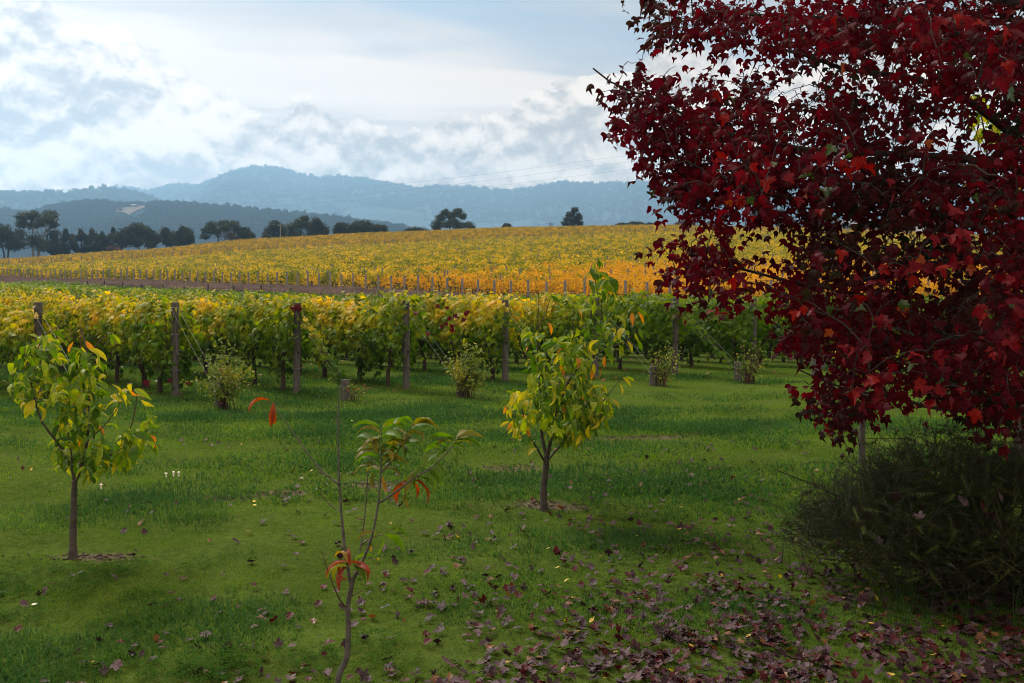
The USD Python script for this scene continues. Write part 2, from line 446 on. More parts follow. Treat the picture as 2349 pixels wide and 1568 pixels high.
NEAR_RIDGE = [(-500, 470), (-200, 474), (0, 486), (40, 492), (65, 494), (100, 486), (150, 474), (200, 467), (235, 468), (255, 472), (275, 473), (340, 472), (370, 469), (410, 471), (450, 473), (500, 477), (540, 481), (600, 487), (680, 495), (760, 502), (840, 513), (900, 522), (960, 532), (1010, 545), (1060, 565)]


def forest_look(name, a, b, scale):
    n = {"g": ("geometry", {}), "nz": ("noise_texture", {"scale": scale, "detail": 5.0, "roughness": 0.7}), "n2": ("noise_texture", {"scale": scale * 0.08, "detail": 3.0}), "ad": ("math", {"math_type": "multiply_add", "value2": 0.6}),
         "r": ("rgb_ramp", {"ramp": [(0.6, a), (1.0, b)]}), "p": ("principled_bsdf", {"roughness": 1.0, "specular_ior_level": 0.0}), "b": ("bump", {"strength": 0.6, "distance": 5.0})}
    L = [("g.position", "nz.vector"), ("g.position", "n2.vector"), ("nz.fac", "ad.value1"), ("n2.fac", "ad.value3"), ("ad.value", "r.fac"), ("r.color", "p.base_color"), ("nz.fac", "b.height"), ("b.normal", "p.normal")]
    return usdkit.material(stage, f"/World/Looks/{name}", n, L, surface="p.BSDF")


forest_far = forest_look("forest_far", (0.044, 0.080, 0.096), (0.066, 0.106, 0.120), 0.02)  # bluish base colour: part of the distance haze is painted into the slopes
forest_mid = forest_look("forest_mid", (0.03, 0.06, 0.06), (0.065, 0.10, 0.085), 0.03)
forest_near = forest_look("forest_near", (0.010, 0.028, 0.036), (0.024, 0.054, 0.06), 0.05)  # near hill also tinted bluer, haze put into its colour
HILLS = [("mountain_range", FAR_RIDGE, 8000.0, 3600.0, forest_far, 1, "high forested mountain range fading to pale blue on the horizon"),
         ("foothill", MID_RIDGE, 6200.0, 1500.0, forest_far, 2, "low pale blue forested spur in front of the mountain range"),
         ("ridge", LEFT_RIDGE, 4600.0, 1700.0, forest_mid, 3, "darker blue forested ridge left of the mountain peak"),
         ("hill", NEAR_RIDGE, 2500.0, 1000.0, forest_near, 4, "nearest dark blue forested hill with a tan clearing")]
HM = {}
for nm, rd, ds, dp, mt, sd, lb in HILLS:
    HM[nm] = hill_mesh(rd, ds, dp, seed=sd)
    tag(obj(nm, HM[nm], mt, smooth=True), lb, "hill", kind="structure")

# ------------------------------------------------------------------ the air
HAZE = 0.000165
hz = trimesh.creation.box(bounds=[(-6500, -1500, -64), (6500, 8750, 962)])
hm = usdkit.material(stage, "/World/Looks/haze_look", {"v": ("principled_volume", {"color": (0.34, 0.64, 1.0), "density": HAZE, "anisotropy": 0.65})}, [], volume="v.volume")
tag(obj("haze", hz, hm), "thin blue haze in the air over the valley", "haze", kind="stuff")

# ------------------------------------------------------------------ shared leaf shapes
def leaf_grid(profile, length, width, fold=0.25, droop=0.6, curl=0.0, twist=0.0):
    """A blade from the origin along +y, drooping towards -z: rows of left edge, midrib, right edge. profile: half widths, 0 to 1."""
    k = len(profile); s = np.linspace(0, 1, k)
    ang = -droop * s - curl * s * s
    dy, dz = np.cos(ang), np.sin(ang)
    step = length / (k - 1)
    cy = np.r_[0, np.cumsum((dy[:-1] + dy[1:]) / 2 * step)]; cz = np.r_[0, np.cumsum((dz[:-1] + dz[1:]) / 2 * step)]
    v = []
    for i in range(k):
        w = profile[i] * width / 2
        tw = twist * s[i]
        for side in (-1, 0, 1):
            x, up = side * w * math.cos(fold), abs(side) * w * math.sin(fold)
            x, up = x * math.cos(tw) - up * math.sin(tw), x * math.sin(tw) + up * math.cos(tw)
            v.append((x, cy[i] - up * dz[i], cz[i] + up * dy[i]))
    f = []
    for i in range(k - 1):
        for c in (0, 1):
            a = i * 3 + c
            f.append((a, a + 1, a + 4, a + 3))
    return np.array(v), np.array(f)


def lobed(outline, cup=0.12, droop=0.25):
    """A lobed leaf in the xy plane, stalk at the origin, tip at +y, as a fan round its middle."""
    o = np.array(outline, float)
    c = np.array([[0, 0.38]])
    p = np.vstack([c, o])
    r = np.linalg.norm(p - c, axis=1)
    z = cup * np.abs(p[:, 0]) - droop * np.clip(p[:, 1] - 0.3, 0, 1) ** 2 - 0.10 * r * r
    v = np.column_stack([p, z])
    n = len(o)
    return v, np.array([(0, 1 + i, 1 + (i + 1) % n) for i in range(n)])


MAPLE = lobed([(0, 0), (.13, -.02), (.30, .04), (.24, .16), (.50, .36), (.40, .42), (.50, .62), (.32, .58), (.17, .58), (.19, .78), (0, 1.0),
               (-.19, .78), (-.17, .58), (-.32, .58), (-.50, .62), (-.40, .42), (-.50, .36), (-.24, .16), (-.30, .04), (-.13, -.02)])
MAPLE_S = lobed([(0, 0), (.28, .04), (.50, .36), (.48, .62), (.18, .58), (0, 1.0), (-.18, .58), (-.48, .62), (-.50, .36), (-.28, .04)])
GRAPE = lobed([(0, .06), (.30, -.06), (.52, .22), (.36, .42), (.42, .70), (.14, .66), (0, .95), (-.14, .66), (-.42, .70), (-.36, .42), (-.52, .22), (-.30, -.06)])
GRAPE_S = lobed([(0, 0), (.45, .15), (.38, .65), (0, .95), (-.38, .65), (-.45, .15)])


def frames(normal, down, rng, jit=0.5):
    """Rotation matrices whose columns are leaf x, y (towards the tip) and z (its upper face)."""
    n = normal + jit * rng.normal(size=normal.shape)
    n /= np.linalg.norm(n, axis=1, keepdims=True)
    y = down + 0.35 * rng.normal(size=normal.shape)
    y = y - (y * n).sum(1, keepdims=True) * n
    y /= np.linalg.norm(y, axis=1, keepdims=True) + 1e-9
    x = np.cross(y, n)
    return np.stack([x, y, n], -1)


def scatter_leaves(template, pos, rot, size):
    tv, tf = template
    v = pos[:, None] + np.einsum("nij,kj->nki", rot, tv) * np.asarray(size)[:, None, None]
    f = tf[None] + (np.arange(len(pos)) * len(tv))[:, None, None]
    return v.reshape(-1, 3), f.reshape(-1, tf.shape[1])


# ------------------------------------------------------------------ the near vineyard
wood_post = plain("weathered_post", (0.030, 0.028, 0.025), rough=0.9, scale=9, stretch=(6, 6, 0.5), bump=0.006, col2=(0.09, 0.085, 0.076))
wood_far = plain("weathered_post_far", (0.10, 0.095, 0.088), rough=0.9, scale=5, stretch=(4, 4, 0.5), col2=(0.17, 0.16, 0.148))
wire_metal = plain("galvanised_wire", (0.12, 0.125, 0.13), rough=0.5, vary=0.1, spec=0.6)
pipe_black = plain("black_pipe", (0.012, 0.012, 0.013), rough=0.45, vary=0.2)
vine_bark = plain("vine_bark", (0.012, 0.009, 0.007), rough=0.95, scale=14, stretch=(3, 3, 0.6), bump=0.01, col2=(0.05, 0.036, 0.026))
cane_brown = plain("cane_brown", (0.05, 0.025, 0.013), rough=0.7, vary=0.4, scale=6)
tag_yellow = plain("tag_yellow", (0.66, 0.48, 0.10), rough=0.5, vary=0.08)
tag_black = plain("tag_black", (0.008, 0.008, 0.008), rough=0.6, vary=0.1)


def vine_ramp(a, b, c, d):
    """Green up to a, yellow green to b, yellow to c, rusty beyond d."""
    return [(0.0, (0.0282, 0.0660, 0.0079)), (a * 0.55, (0.0748, 0.1364, 0.0088)), (a, (0.1584, 0.2068, 0.0106)), (b, (0.3344, 0.2816, 0.0158)), (c, (0.6864, 0.4224, 0.0396)), (d, (0.7480, 0.4048, 0.0968)), (1.0, (0.4840, 0.1408, 0.0440))]


vine_green = leafy("vine_green", vine_ramp(0.42, 0.56, 0.74, 0.94), scale=2.6, amount=0.30, zshift=(0.5, 1.9, 0.14), trans=0.5)
vine_mixed = leafy("vine_mixed", vine_ramp(0.29, 0.42, 0.58, 0.88), scale=2.6, amount=0.30, zshift=(0.5, 1.9, 0.18), trans=0.5)
vine_yellow = leafy("vine_yellow", vine_ramp(0.18, 0.30, 0.47, 0.84), scale=2.6, amount=0.30, zshift=(0.5, 1.9, 0.20), trans=0.5)


def vine_foliage(rng, n, lo, hi, half, size, template, ragged=0.18, front=None):
    x = rng.uniform(-half, half, n)
    tops = hi + ragged * (meshkit.noise(np.stack([x * 4, 0 * x, 0 * x], -1), int(rng.integers(999))) * 2 - 1)
    bots = lo + 0.42 * (meshkit.noise(np.stack([x * 3, 0 * x + 7, 0 * x], -1), int(rng.integers(999))) * 2 - 1)
    t = rng.beta(1.25, 1.0, n)
    z = bots + (tops - bots) * t
    wide = 0.30 * (0.55 + 0.75 * np.sin(np.pi * np.clip((z - lo) / (hi - lo), 0.08, 0.92)))
    side = rng.choice([-1, 1], n)
    y = side * wide * np.abs(rng.beta(2.2, 1.2, n)) * (0.8 + 0.5 * meshkit.noise(np.stack([x * 3.3, z * 3.3, side * 5.0], -1), 4))
    k = int(n * 0.05)                                            # shoots that stick out at the top
    z[:k] = tops[:k] + rng.uniform(0, 0.15, k); y[:k] *= 0.6
    nrm = np.stack([0.25 * rng.normal(size=n), side * 1.0, 0.35 + 0.9 * np.clip((z - hi + 0.25) / 0.3, 0, 1)], -1)
    rot = frames(nrm, np.tile([0, 0, -1.0], (n, 1)), rng, 0.45)
    return scatter_leaves(template, np.stack([x, y, z], -1), rot, size * rng.uniform(0.7, 1.25, n))


def vine_wood(rng, half=0.68):
    m, c = MB(), MB()
    bx, by = rng.uniform(-.08, .08, 2)
    path = smooth_path([(bx, by, -0.05), (bx + rng.uniform(-.05, .05), by, .25), (bx * .3 + rng.uniform(-.06, .06), 0, .52), (0, 0, .74)], 8)
    m.tube(path, np.linspace(.052, .036, 8) * rng.uniform(.85, 1.2, 8), 7)
    m.add(*[a if i else a * [.07, .06, .075] + [0, 0, .72] for i, a in enumerate((trimesh.creation.icosphere(1).vertices, trimesh.creation.icosphere(1).faces))])
    for s in (-1, 1):
        q = smooth_path([(0, 0, .70), (s * .2, rng.uniform(-.03, .03), .79 + rng.uniform(-.03, .03)), (s * half, rng.uniform(-.03, .03), .80 + rng.uniform(-.04, .04))], 7)
        m.tube(q, np.linspace(.03, .016, 7) * rng.uniform(.8, 1.25, 7), 6)
        for k in range(5):
            x0 = s * rng.uniform(.05, half)
            c.tube(smooth_path([(x0, 0, .8), (x0 + rng.uniform(-.1, .1), rng.uniform(-.12, .12), 1.3), (x0 + rng.uniform(-.2, .2), rng.uniform(-.2, .2), rng.uniform(1.6, 2.05))], 5), np.linspace(.006, .003, 5), 3)
    for k in range(4):
        x0 = rng.uniform(-half, half)
        c.tube(smooth_path([(x0, 0, .78), (x0 + .1, rng.choice([-.2, .2]), .75), (x0 + rng.uniform(-.1, .2), rng.choice([-.28, .28]), rng.uniform(.4, .6))], 5), np.linspace(.005, .003, 5), 3)
    return m.mesh(), c.mesh()


# end posts, anchor posts, guy wires and drip pipes
POST_PX = [(85, 918), (402, 909), (680, 903), (932, 893), (1159, 876), (1365, 866), (1548, 860), (1728, 853), (1886, 847)]
STUB_PX = [(192, 948), (503, 933), (792, 919), (1056, 908), (1290, 896), (1498, 885), (1693, 875), (1870, 862), (2022, 855)]
POST_SAYS = ["weathered end post with yellow tag 63 at the left of the near vineyard", "weathered end post half wrapped in green vine leaves above the left rose bush", "weathered end post with red leaves over its top", "tall bare weathered end post left of the tagless gap before the round rose bush",
             "weathered end post with yellow tag 67 left of the taller young tree", "weathered end post seen through the top branches of the taller young tree", "weathered end post mostly hidden by vines right of the taller young tree", "weathered end post standing clear beside the thin rose canes", "weathered end post glimpsed below the red maple branches"]
POST_SAYS[3] = "tall bare weathered end post standing between the two round rose bushes"
POSTS = [ground_at(*p) for p in POST_PX]
POSTS = [p + [0, 0, float(ground_z(p[0], p[1]))] for p in POSTS]
STUBS = [ground_at(*p) for p in STUB_PX]
STUBS = [p + [0, 0, float(ground_z(p[0], p[1]))] for p in STUBS]
rng = np.random.default_rng(7)


def post_mesh(rng, r, h, sides=14, rings=9):
    zz = np.r_[np.linspace(-0.15, h - 0.012, rings), h, h + 0.001]
    m = MB()
    an = np.arange(sides) * 2 * np.pi / sides
    lean = rng.uniform(-.012, .012, 2)
    v = []
    for i, z in enumerate(zz):
        rr = r * (1.0 + 0.05 * math.sin(i * 1.7 + r * 90)) * (1 if i < rings else 0.9 if i == rings else 0.02)
        v.append(np.stack([rr * np.cos(an) * (1 + .04 * np.sin(3 * an + i * .3)) + lean[0] * z, rr * np.sin(an) + lean[1] * z, np.full(sides, z)], -1))
    n = len(zz); i, j = np.meshgrid(np.arange(n - 1), np.arange(sides), indexing="ij")
    m.add(np.vstack(v), np.stack([i * sides + j, i * sides + (j + 1) % sides, (i + 1) * sides + (j + 1) % sides, (i + 1) * sides + j], -1).reshape(-1, 4))
    return m.mesh()


def band(r, z, thick=.004):
    a = np.linspace(0, 2 * np.pi, 17)
    m = MB(); m.tube(np.stack([r * np.cos(a), r * np.sin(a), z + 0.012 * np.sin(a)], -1), thick, 4, False)
    return m.mesh()


HP = 1.83
NICK = ["left tagged post", "leaf wrapped end post", "red topped end post", "bare post between roses", "middle tagged post", "post behind the taller sapling", "half hidden post", "clear post by thin canes", "post below the maple"]
for i, p in enumerate(POSTS):
    t = thing("trellis_end_post", POST_SAYS[i], "vineyard post", p, 0.0)
    h = HP + rng.uniform(-.03, .04)
    obj("shaft", post_mesh(rng, .072, h), wood_post, t, 35)
    for z in (h - .09, h - .62, .5):
        obj("wire_band", band(.078, z), wire_metal, t)
    if i in (0, 4):
        from shapely.geometry import Polygon
        w = .043
        shp = Polygon([(-w, 0), (w, 0), (w, .055), (.016, .078), (.014, .105), (-.014, .105), (-.016, .078), (-w, .055)]).buffer(.004)
        pl = trimesh.creation.extrude_polygon(shp, .004)
        tx = meshkit.text_mesh("63" if i == 0 else "67", .036, .0015, bold=True)
        tx.apply_translation([-.006, .006, .0045]); 
        if i == 0: tx.apply_translation([-.004, 0, 0])
        for m_ in (pl, tx):
            m_.apply_transform(np.array([[1, 0, 0, 0.022 if i == 0 else .045], [0, 0, -1, -.077 if i == 0 else -.072], [0, 1, 0, h - .30 if i == 0 else h - .27], [0, 0, 0, 1.0]]))
        tg = obj("number_tag", (pl.vertices, pl.faces), tag_yellow, t)
        obj("number", (tx.vertices, tx.faces), tag_black, tg)
STUB_SAYS = ["short anchor post hidden behind the left young tree", "short anchor post inside the left round rose bush", "short anchor post under orange vine leaves and red rose hips", "short anchor post at the foot of the middle round rose bush", "short anchor post hidden behind the taller young tree",
             "short anchor post beside the leggy rose bush right of the taller young tree", "short anchor post left of the thin upright rose canes", "short bare anchor post just left of the lowest red maple leaves", "short anchor post lost behind the lower maple leaves"]
for i, p in enumerate(STUBS):
    t = thing("anchor_post", STUB_SAYS[i], "anchor post", p, 0.0)
    h = .40 + rng.uniform(-.03, .05)
    obj("shaft", post_mesh(rng, .085, h, 12, 4), wood_post, t, 35)
    obj("wire_band", band(.091, h - .12), wire_metal, t)
    a = POSTS[i]
    for k, off in enumerate((-.07, .07)):
        m = MB(); m.tube([a + [off, -.05, 1.70], p + [off, 0, h - .12]], .0027, 4)
        tag(obj("guy_wire", m.mesh(), wire_metal), f"{('left', 'right')[k]} guy wire from the {NICK[i]} to its anchor", "wire")

PERP = np.array([R_DIR[1], -R_DIR[0]])
ROT_ROW = math.atan2(R_DIR[1], R_DIR[0])
NROW = 14


def row_start(i):
    if i < len(POSTS):
        return POSTS[i][:2]
    return P0 + PSTEP * i


for i in range(0, 9):
    s = row_start(i)
    pts = []
    for k, t_ in enumerate(np.linspace(-0.1, 22 if i else 6, 24)):
        q = s + R_DIR * t_ + PERP * .05
        pts.append((q[0], q[1], float(ground_z(q[0], q[1])) + .43 + .025 * math.sin(t_ * 2.1 + i)))
    m = MB(); m.tube(pts, .0125, 5)
    tag(obj("drip_pipe", m.mesh(), pipe_black), f"black drip pipe running low from the {NICK[i]}", "pipe")

ROWNAME = [f"row of the {n}" for n in NICK] + ["row just behind the maple branches"]
# where every vine of the near block stands
VS = []
for i in range(NROW):
    s = row_start(i)
    k = 0
    while True:
        t_ = 0.55 + 1.35 * k
        q = s + R_DIR * t_
        if q[0] / q[1] < -0.575 or k > 170:
            break
        VS.append((i, k, q[0], q[1]))
        k += 1
VS = np.array(VS)
vd = np.hypot(VS[:, 2], VS[:, 3]) + 0.35 * np.maximum(VS[:, 0] - 8, 0)
order = np.argsort(vd)
near_set = set(order[:300].tolist())
FIRST = {}
VMATS = {"green": vine_green, "mixed": vine_mixed, "yellow": vine_yellow}


def vine_kind(i, x, y):
    n = meshkit.noise(np.array([[x * .35, y * .35, 2.0]]), 21)[0]
    w = 0.70 - 0.075 * i + 0.9 * (n - .5) if i < 6 else 0.16 + 0.9 * (n - .5)
    return "yellow" if w > .52 else "mixed" if w > .16 else "green"


vcount = {}
for j in sorted(near_set, key=lambda j: vd[j]):
    i, k, x, y = VS[j]; i, k = int(i), int(k)
    kind = vine_kind(i, x, y)
    c = vcount.get(kind, 0); vcount[kind] = c + 1
    key = (kind, c % 5)
    z = float(ground_z(x, y))
    flip = math.pi if rng.random() < .5 else 0.0
    lab_kind = {"green": "mostly green", "mixed": "green and yellow", "yellow": "yellowing"}[kind]
    rn = ROWNAME[min(i, 9)] if i < 9 else f"rows behind the maple"
    if k == 0 and i < 9:
        label, grp = f"front {lab_kind} grapevine heading of the {rn}", None
    elif k == 1 and i < 9:
        label, grp = f"second {lab_kind} grapevine in the {rn}", None
    else:
        label, grp = f"{lab_kind} grapevine further back in the {rn}", f"{lab_kind} grapevines of the {rn}"
    sc = (1.0, 1.0 + rng.uniform(-.08, .15), 1.0 + rng.uniform(-.06, .05))
    if key not in FIRST:
        r2 = np.random.default_rng(1000 + c * 13 + {"green": 0, "mixed": 300, "yellow": 600}[kind])
        t = thing("grapevine", label, "grapevine", (x, y, z), ROT_ROW + flip, grp, sc)
        wood, canes = vine_wood(r2)
        obj("trunk", wood, vine_bark, t, 50)
        obj("canes", canes, cane_brown, t)
        obj("foliage", vine_foliage(r2, 740, .50, 1.70, .74, .118, GRAPE), VMATS[kind], t)
        FIRST[key] = t
    else:
        copy_of(FIRST[key], label, (x, y, z), ROT_ROW + flip, sc, group=grp)

# shoots that trail down the guy wires belong to the front vines: vines of their own kind, one mesh each
def trail(i, kind, n, t0, t1, seed):
    r2 = np.random.default_rng(seed)
    a, b = POSTS[i] + [0, 0, 1.7], STUBS[i] + [0, 0, .3]
    t_ = r2.uniform(t0, t1, n)
    pos = a + (b - a) * t_[:, None] + r2.normal(size=(n, 3)) * [.07, .06, .07] - [0, 0, .05]
    rot = frames(np.tile([.2, -1.0, .4], (n, 1)), np.tile([0, 0, -1.0], (n, 1)), r2, .5)
    tt = thing("trailing_shoot", f"leafy shoot trailing down the guy wires of the {NICK[i]}", "vine shoot")
    m = MB(); m.tube(smooth_path([a + (b - a) * t0, a + (b - a) * (t0 + t1) / 2 + [.02, -.03, -.06], a + (b - a) * t1], 8), np.linspace(.006, .003, 8), 4)
    obj("cane", m.mesh(), cane_brown, tt)
    obj("leaves", scatter_leaves(GRAPE, pos, rot, r2.uniform(.08, .13, n)), VMATS[kind], tt)


trail(2, "yellow", 75, .15, .98, 5)
trail(4, "mixed", 30, .1, .5, 6)
trail(6, "green", 60, .05, .8, 7)
trail(5, "green", 30, .05, .4, 8)
# red leaves low on some vines: over the top of the third post and near the middle rose bush
vine_red = leafy("vine_red", [(0, (.045, .006, .009)), (.6, (.12, .012, .014)), (1, (.18, .05, .025))], trans=.4)
for lab, x, y, d, sx, sz, n, sd in [("cluster of red vine leaves over the top of the third end post", 682, 704, 19.5, .09, .04, 8, 1), ("red vine leaves high in the row above the middle rose bush", 1040, 735, 19.7, .30, .15, 16, 2), ("dark red vine leaves low in the row right of the left young tree", 350, 872, 18.6, .20, .07, 6, 3)]:
    r2 = np.random.default_rng(sd)
    pos = W(x, y, d) + r2.normal(size=(n, 3)) * [sx, .08, sz]
    tag(obj("red_leaves", scatter_leaves(GRAPE, pos, frames(np.tile([.1, -1.0, .3], (n, 1)), np.tile([0, 0, -1.0], (n, 1)), r2, .5), r2.uniform(.08, .12, n)), vine_red), lab, "vine leaves", kind="stuff")

# the rest of the near block, further back
far_j = [j for j in range(len(VS)) if j not in near_set]
rr = np.random.default_rng(77)
for kind in ("green", "mixed"):
    js = [j for j in far_j if (("green" if meshkit.noise(np.array([[VS[j, 2] * .12, VS[j, 3] * .12, 5.0]]), 31)[0] > .42 else "mixed") == kind)]
    protos = [(vine_foliage(np.random.default_rng(50 + q), 230, .58, 1.70, .74, .17, GRAPE_S, .16), VMATS[kind]) for q in range(4)]
    pos = np.array([(VS[j, 2], VS[j, 3], float(ground_z(VS[j, 2], VS[j, 3]))) for j in js])
    pi = instancer("grapevines", protos, pos, rr.integers(0, 4, len(js)), ROT_ROW + np.pi * rr.integers(0, 2, len(js)), rr.uniform(.95, 1.08, len(js)))
    tag(pi, {"green": "mass of green vines in the back of the near block", "mixed": "mass of yellow green vines in the back of the near block"}[kind], "vines", kind="stuff")

# ------------------------------------------------------------------ the vineyard on the hill
hill_orange = leafy("hill_vine_orange", [(0, (0.2917, 0.1716, 0.0138)), (.25, (0.5320, 0.2660, 0.0138)), (.6, (0.7036, 0.3604, 0.0223)), (.85, (0.7293, 0.3947, 0.0601)), (1, (0.4719, 0.1201, 0.0257))], scale=.9, amount=.4, trans=.35)
hill_yellow = leafy("hill_vine_yellow", [(0, (0.0650, 0.0835, 0.0074)), (.22, (0.1949, 0.1949, 0.0121)), (.42, (0.5754, 0.3666, 0.0223)), (.72, (0.8630, 0.4640, 0.0464)), (1, (0.8352, 0.3341, 0.0464))], scale=.55, amount=.5, trans=.35)
hill_upper = leafy("hill_vine_upper", [(0, (0.0821, 0.0775, 0.0091)), (.28, (0.2918, 0.2052, 0.0155)), (.58, (0.6566, 0.3830, 0.0292)), (1, (0.8026, 0.3922, 0.0456))], scale=.5, amount=.5, trans=.35)
RB = np.array([0.8, 0.6])
R2 = np.array([0.62, 0.78]); R2 /= np.linalg.norm(R2)


def y_break(u):
    return 300 - 22 * np.clip((-u - .2) / .3, 0, 1)


def crest(u):
    return np.interp(u, CU, [c[1][-1][0] for c in COLS])


def wood_unit(rng, half):
    m = MB()
    for x in np.arange(-half + .4, half, 1.2):
        m.tube(smooth_path([(x, 0, 0), (x + rng.uniform(-.06, .06), 0, .4), (x, 0, .75)], 4), .045, 4)
    m.tube([(-half, 0, .76), (0, .02, .80), (half, 0, .77)], .03, 4)
    for k in range(8):
        x0 = rng.uniform(-half, half)
        m.tube([(x0, 0, .78), (x0 + rng.uniform(-.15, .15), rng.uniform(-.2, .2), 1.3), (x0 + rng.uniform(-.3, .3), rng.uniform(-.25, .25), 1.8)], .010, 3)
    return m.mesh()


U1 = {"orange": [], "yellow": []}
ipost = []
s = -80.0
while s < 215:
    a = LA + LD * s
    t_ = 1.2
    while t_ < 420:
        q = a + RB * t_
        u = q[0] / q[1] if q[1] > 5 else 9
        if q[1] > y_break(u) - 5 or u > .62:
            break
        if u > -.56:
            rel = q - np.array([-13.0, 103.0])
            side = .81 * rel[1] - .59 * rel[0] + 12 * (meshkit.noise(np.array([[q[0] * .08, q[1] * .08, 0]]), 8)[0] - .5) + 8 * rng.normal()
            U1["orange" if side < 0 else "yellow"].append((q[0], q[1]))
            if rng.random() < .30: ipost.append((q[0], q[1]))
        t_ += 2.0 if q[1] < 190 else 2.6
    s += 2.15
U2 = []
for x0 in np.arange(-330, 200, 2.7):
    yb = y_break(x0 / 300.0) + 9
    t_ = 0
    while True:
        q = np.array([x0, yb]) + R2 * t_
        u = q[0] / q[1]
        if q[1] > crest(u) + 16: break
        if abs(u) < .56: 
            U2.append((q[0], q[1]))
            if rng.random() < .3: ipost.append((q[0], q[1]))
        t_ += 2.4
rr = np.random.default_rng(5)


def hill_vines(name, pts, mat, n, size, label, ang, half, hi=1.84):
    pts = np.array(pts); pos = np.column_stack([pts, ground_z(pts[:, 0], pts[:, 1])])
    pr = []
    for q in range(4):
        r2 = np.random.default_rng(300 + q)
        pr.append((vine_foliage(r2, n, .62, hi, half, size, (GRAPE_S[0][[1, 2, 4, 5]] if False else np.array([[0, 0, 0], [.45, .4, .1], [0, .95, -.1], [-.45, .4, .1]]), np.array([[0, 1, 2], [0, 2, 3]])), .2), mat))
    tag(instancer(name, pr, pos, rr.integers(0, 4, len(pos)), ang + np.pi * rr.integers(0, 2, len(pos)) + rr.normal(size=len(pos)) * .03, rr.uniform(.92, 1.1, len(pos))), label, "vines", kind="stuff")


angB, ang2 = math.atan2(RB[1], RB[0]), math.atan2(R2[1], R2[0])
hill_vines("orange_vines", U1["orange"], hill_orange, 110, .24, "band of orange autumn vines low on the far vineyard slope", angB, 1.1)
hill_vines("yellow_vines", U1["yellow"], hill_yellow, 110, .27, "yellow green vines covering the middle of the far slope", angB, 1.3)
hill_vines("upper_vines", U2, hill_upper, 95, .30, "olive yellow vines on the top block below the crest", ang2, 1.3)
first_rows = np.array([p for p in U1["orange"] + U1["yellow"] if side_L(p[0], p[1]) < 9])
tag(instancer("vine_trunks", [(wood_unit(np.random.default_rng(q), 1.1), vine_bark) for q in range(3)], np.column_stack([first_rows, ground_z(first_rows[:, 0], first_rows[:, 1])]), rr.integers(0, 3, len(first_rows)), np.full(len(first_rows), angB), np.ones(len(first_rows))),
    "dark trunks and canes of the front vines on the far slope", "vine trunks", kind="stuff")
ip = np.array(ipost); ip = ip[rr.random(len(ip)) < .5]
pm = post_mesh(np.random.default_rng(3), .085, 2.15, 6, 3)
tag(instancer("trellis_posts", [(pm, wood_far)], np.column_stack([ip, ground_z(ip[:, 0], ip[:, 1])]), np.zeros(len(ip), int), rr.uniform(0, 6, len(ip)), rr.uniform(.92, 1.08, len(ip))), "grey trellis posts standing among the far vines", "vineyard posts", kind="stuff")

# end posts below the far slope, one by one, and their anchors
first_p = first_s = first_u = None
s = -50.0
nP = 0
while s < 180:
    q = LA + LD * s - RB * 1.3
    u = q[0] / q[1]
    s += 2.15
    if not (-.53 < u < .30): continue
    z = float(ground_z(q[0], q[1]))
    px = CX + u * FPX
    where = "below the orange vines" if px > 880 else "below the far yellow vines"
    lab = f"grey end post in the long line {where}"
    sc = (1, 1, rng.uniform(.95, 1.06)); rot = rng.uniform(0, 6.28)
    if first_p is None:
        first_p = thing("trellis_post", lab, "vineyard post", (q[0], q[1], z), rot, f"end posts {where}", sc)
        obj("shaft", post_mesh(np.random.default_rng(9), .105, 1.95, 10, 4), wood_far, first_p, 35)
        obj("wire_band", band(.113, 1.8, .006), wire_metal, first_p)
    else:
        copy_of(first_p, lab, (q[0], q[1], z), rot, sc, group=f"end posts {where}")
    w = q - RB * 2.2
    uw = w[0] / w[1]
    if px < 1000:
        zz = float(ground_z(w[0], w[1])); lab = "short grey anchor post in the dry grass below the far vines"
        if first_s is None:
            first_s = thing("short_anchor", lab, "anchor post", (w[0], w[1], zz), 0, "anchor posts in the dry grass")
            obj("shaft", post_mesh(np.random.default_rng(19), .09, .55, 8, 3), wood_far, first_s, 35)
            obj("wire_band", band(.097, .4, .006), wire_metal, first_s)
        else:
            copy_of(first_s, lab, (w[0], w[1], zz), rng.uniform(0, 6), 1.0, group="anchor posts in the dry grass")
for x0 in np.arange(-150, 160, 2.7):
    yb = float(y_break(x0 / 300.0)) + 7.0
    if abs(x0 / yb) > .53: continue
    z = float(ground_z(x0, yb)); lab = "grey end post at the foot of the top block on the far slope"
    copy_of(first_p, lab, (x0 + rng.uniform(-.2, .2), yb, z), rng.uniform(0, 6), (1.5, 1.5, 1.25), group="end posts of the top block")

# wire fence in the grass below the far slope
fence_wood = plain("fence_wood", (.03, .028, .026), rough=.9, vary=.4, scale=6)
ff = ft = None
FP = []
for k, s in enumerate(np.arange(10, 175, 5.2)):
    q = LA + LD * s - LN * 13.5
    u = q[0] / q[1]
    if not (-.53 < u < -.2): continue
    z = float(ground_z(q[0], q[1])); FP.append((q[0], q[1], z))
    lab = "dark wooden fence post in the grass strip behind the near vines"
    if ff is None:
        ff = thing("fence_post", lab, "fence post", (q[0], q[1], z), 0, "fence posts in the grass strip")
        obj("shaft", post_mesh(np.random.default_rng(29), .09, 1.25, 8, 3), fence_wood, ff, 35)
        obj("wire_band", band(.098, 1.1, .006), wire_metal, ff)
    else:
        copy_of(ff, lab, (q[0], q[1], z), rng.uniform(0, 6), (1, 1, rng.uniform(.9, 1.1)), group="fence posts in the grass strip")
for h in (.45, .8, 1.1):
    m = MB(); m.tube(np.array(FP) + [0, 0, h], .008, 3)
    tag(obj("fence_wire", m.mesh(), wire_metal), f"{['lowest', 'middle', 'top'][int(h > .5) + int(h > 1)]} wire of the fence in the grass strip", "wire")
white_paint = plain("white_paint", (.75, .75, .72), rough=.6, vary=.05)
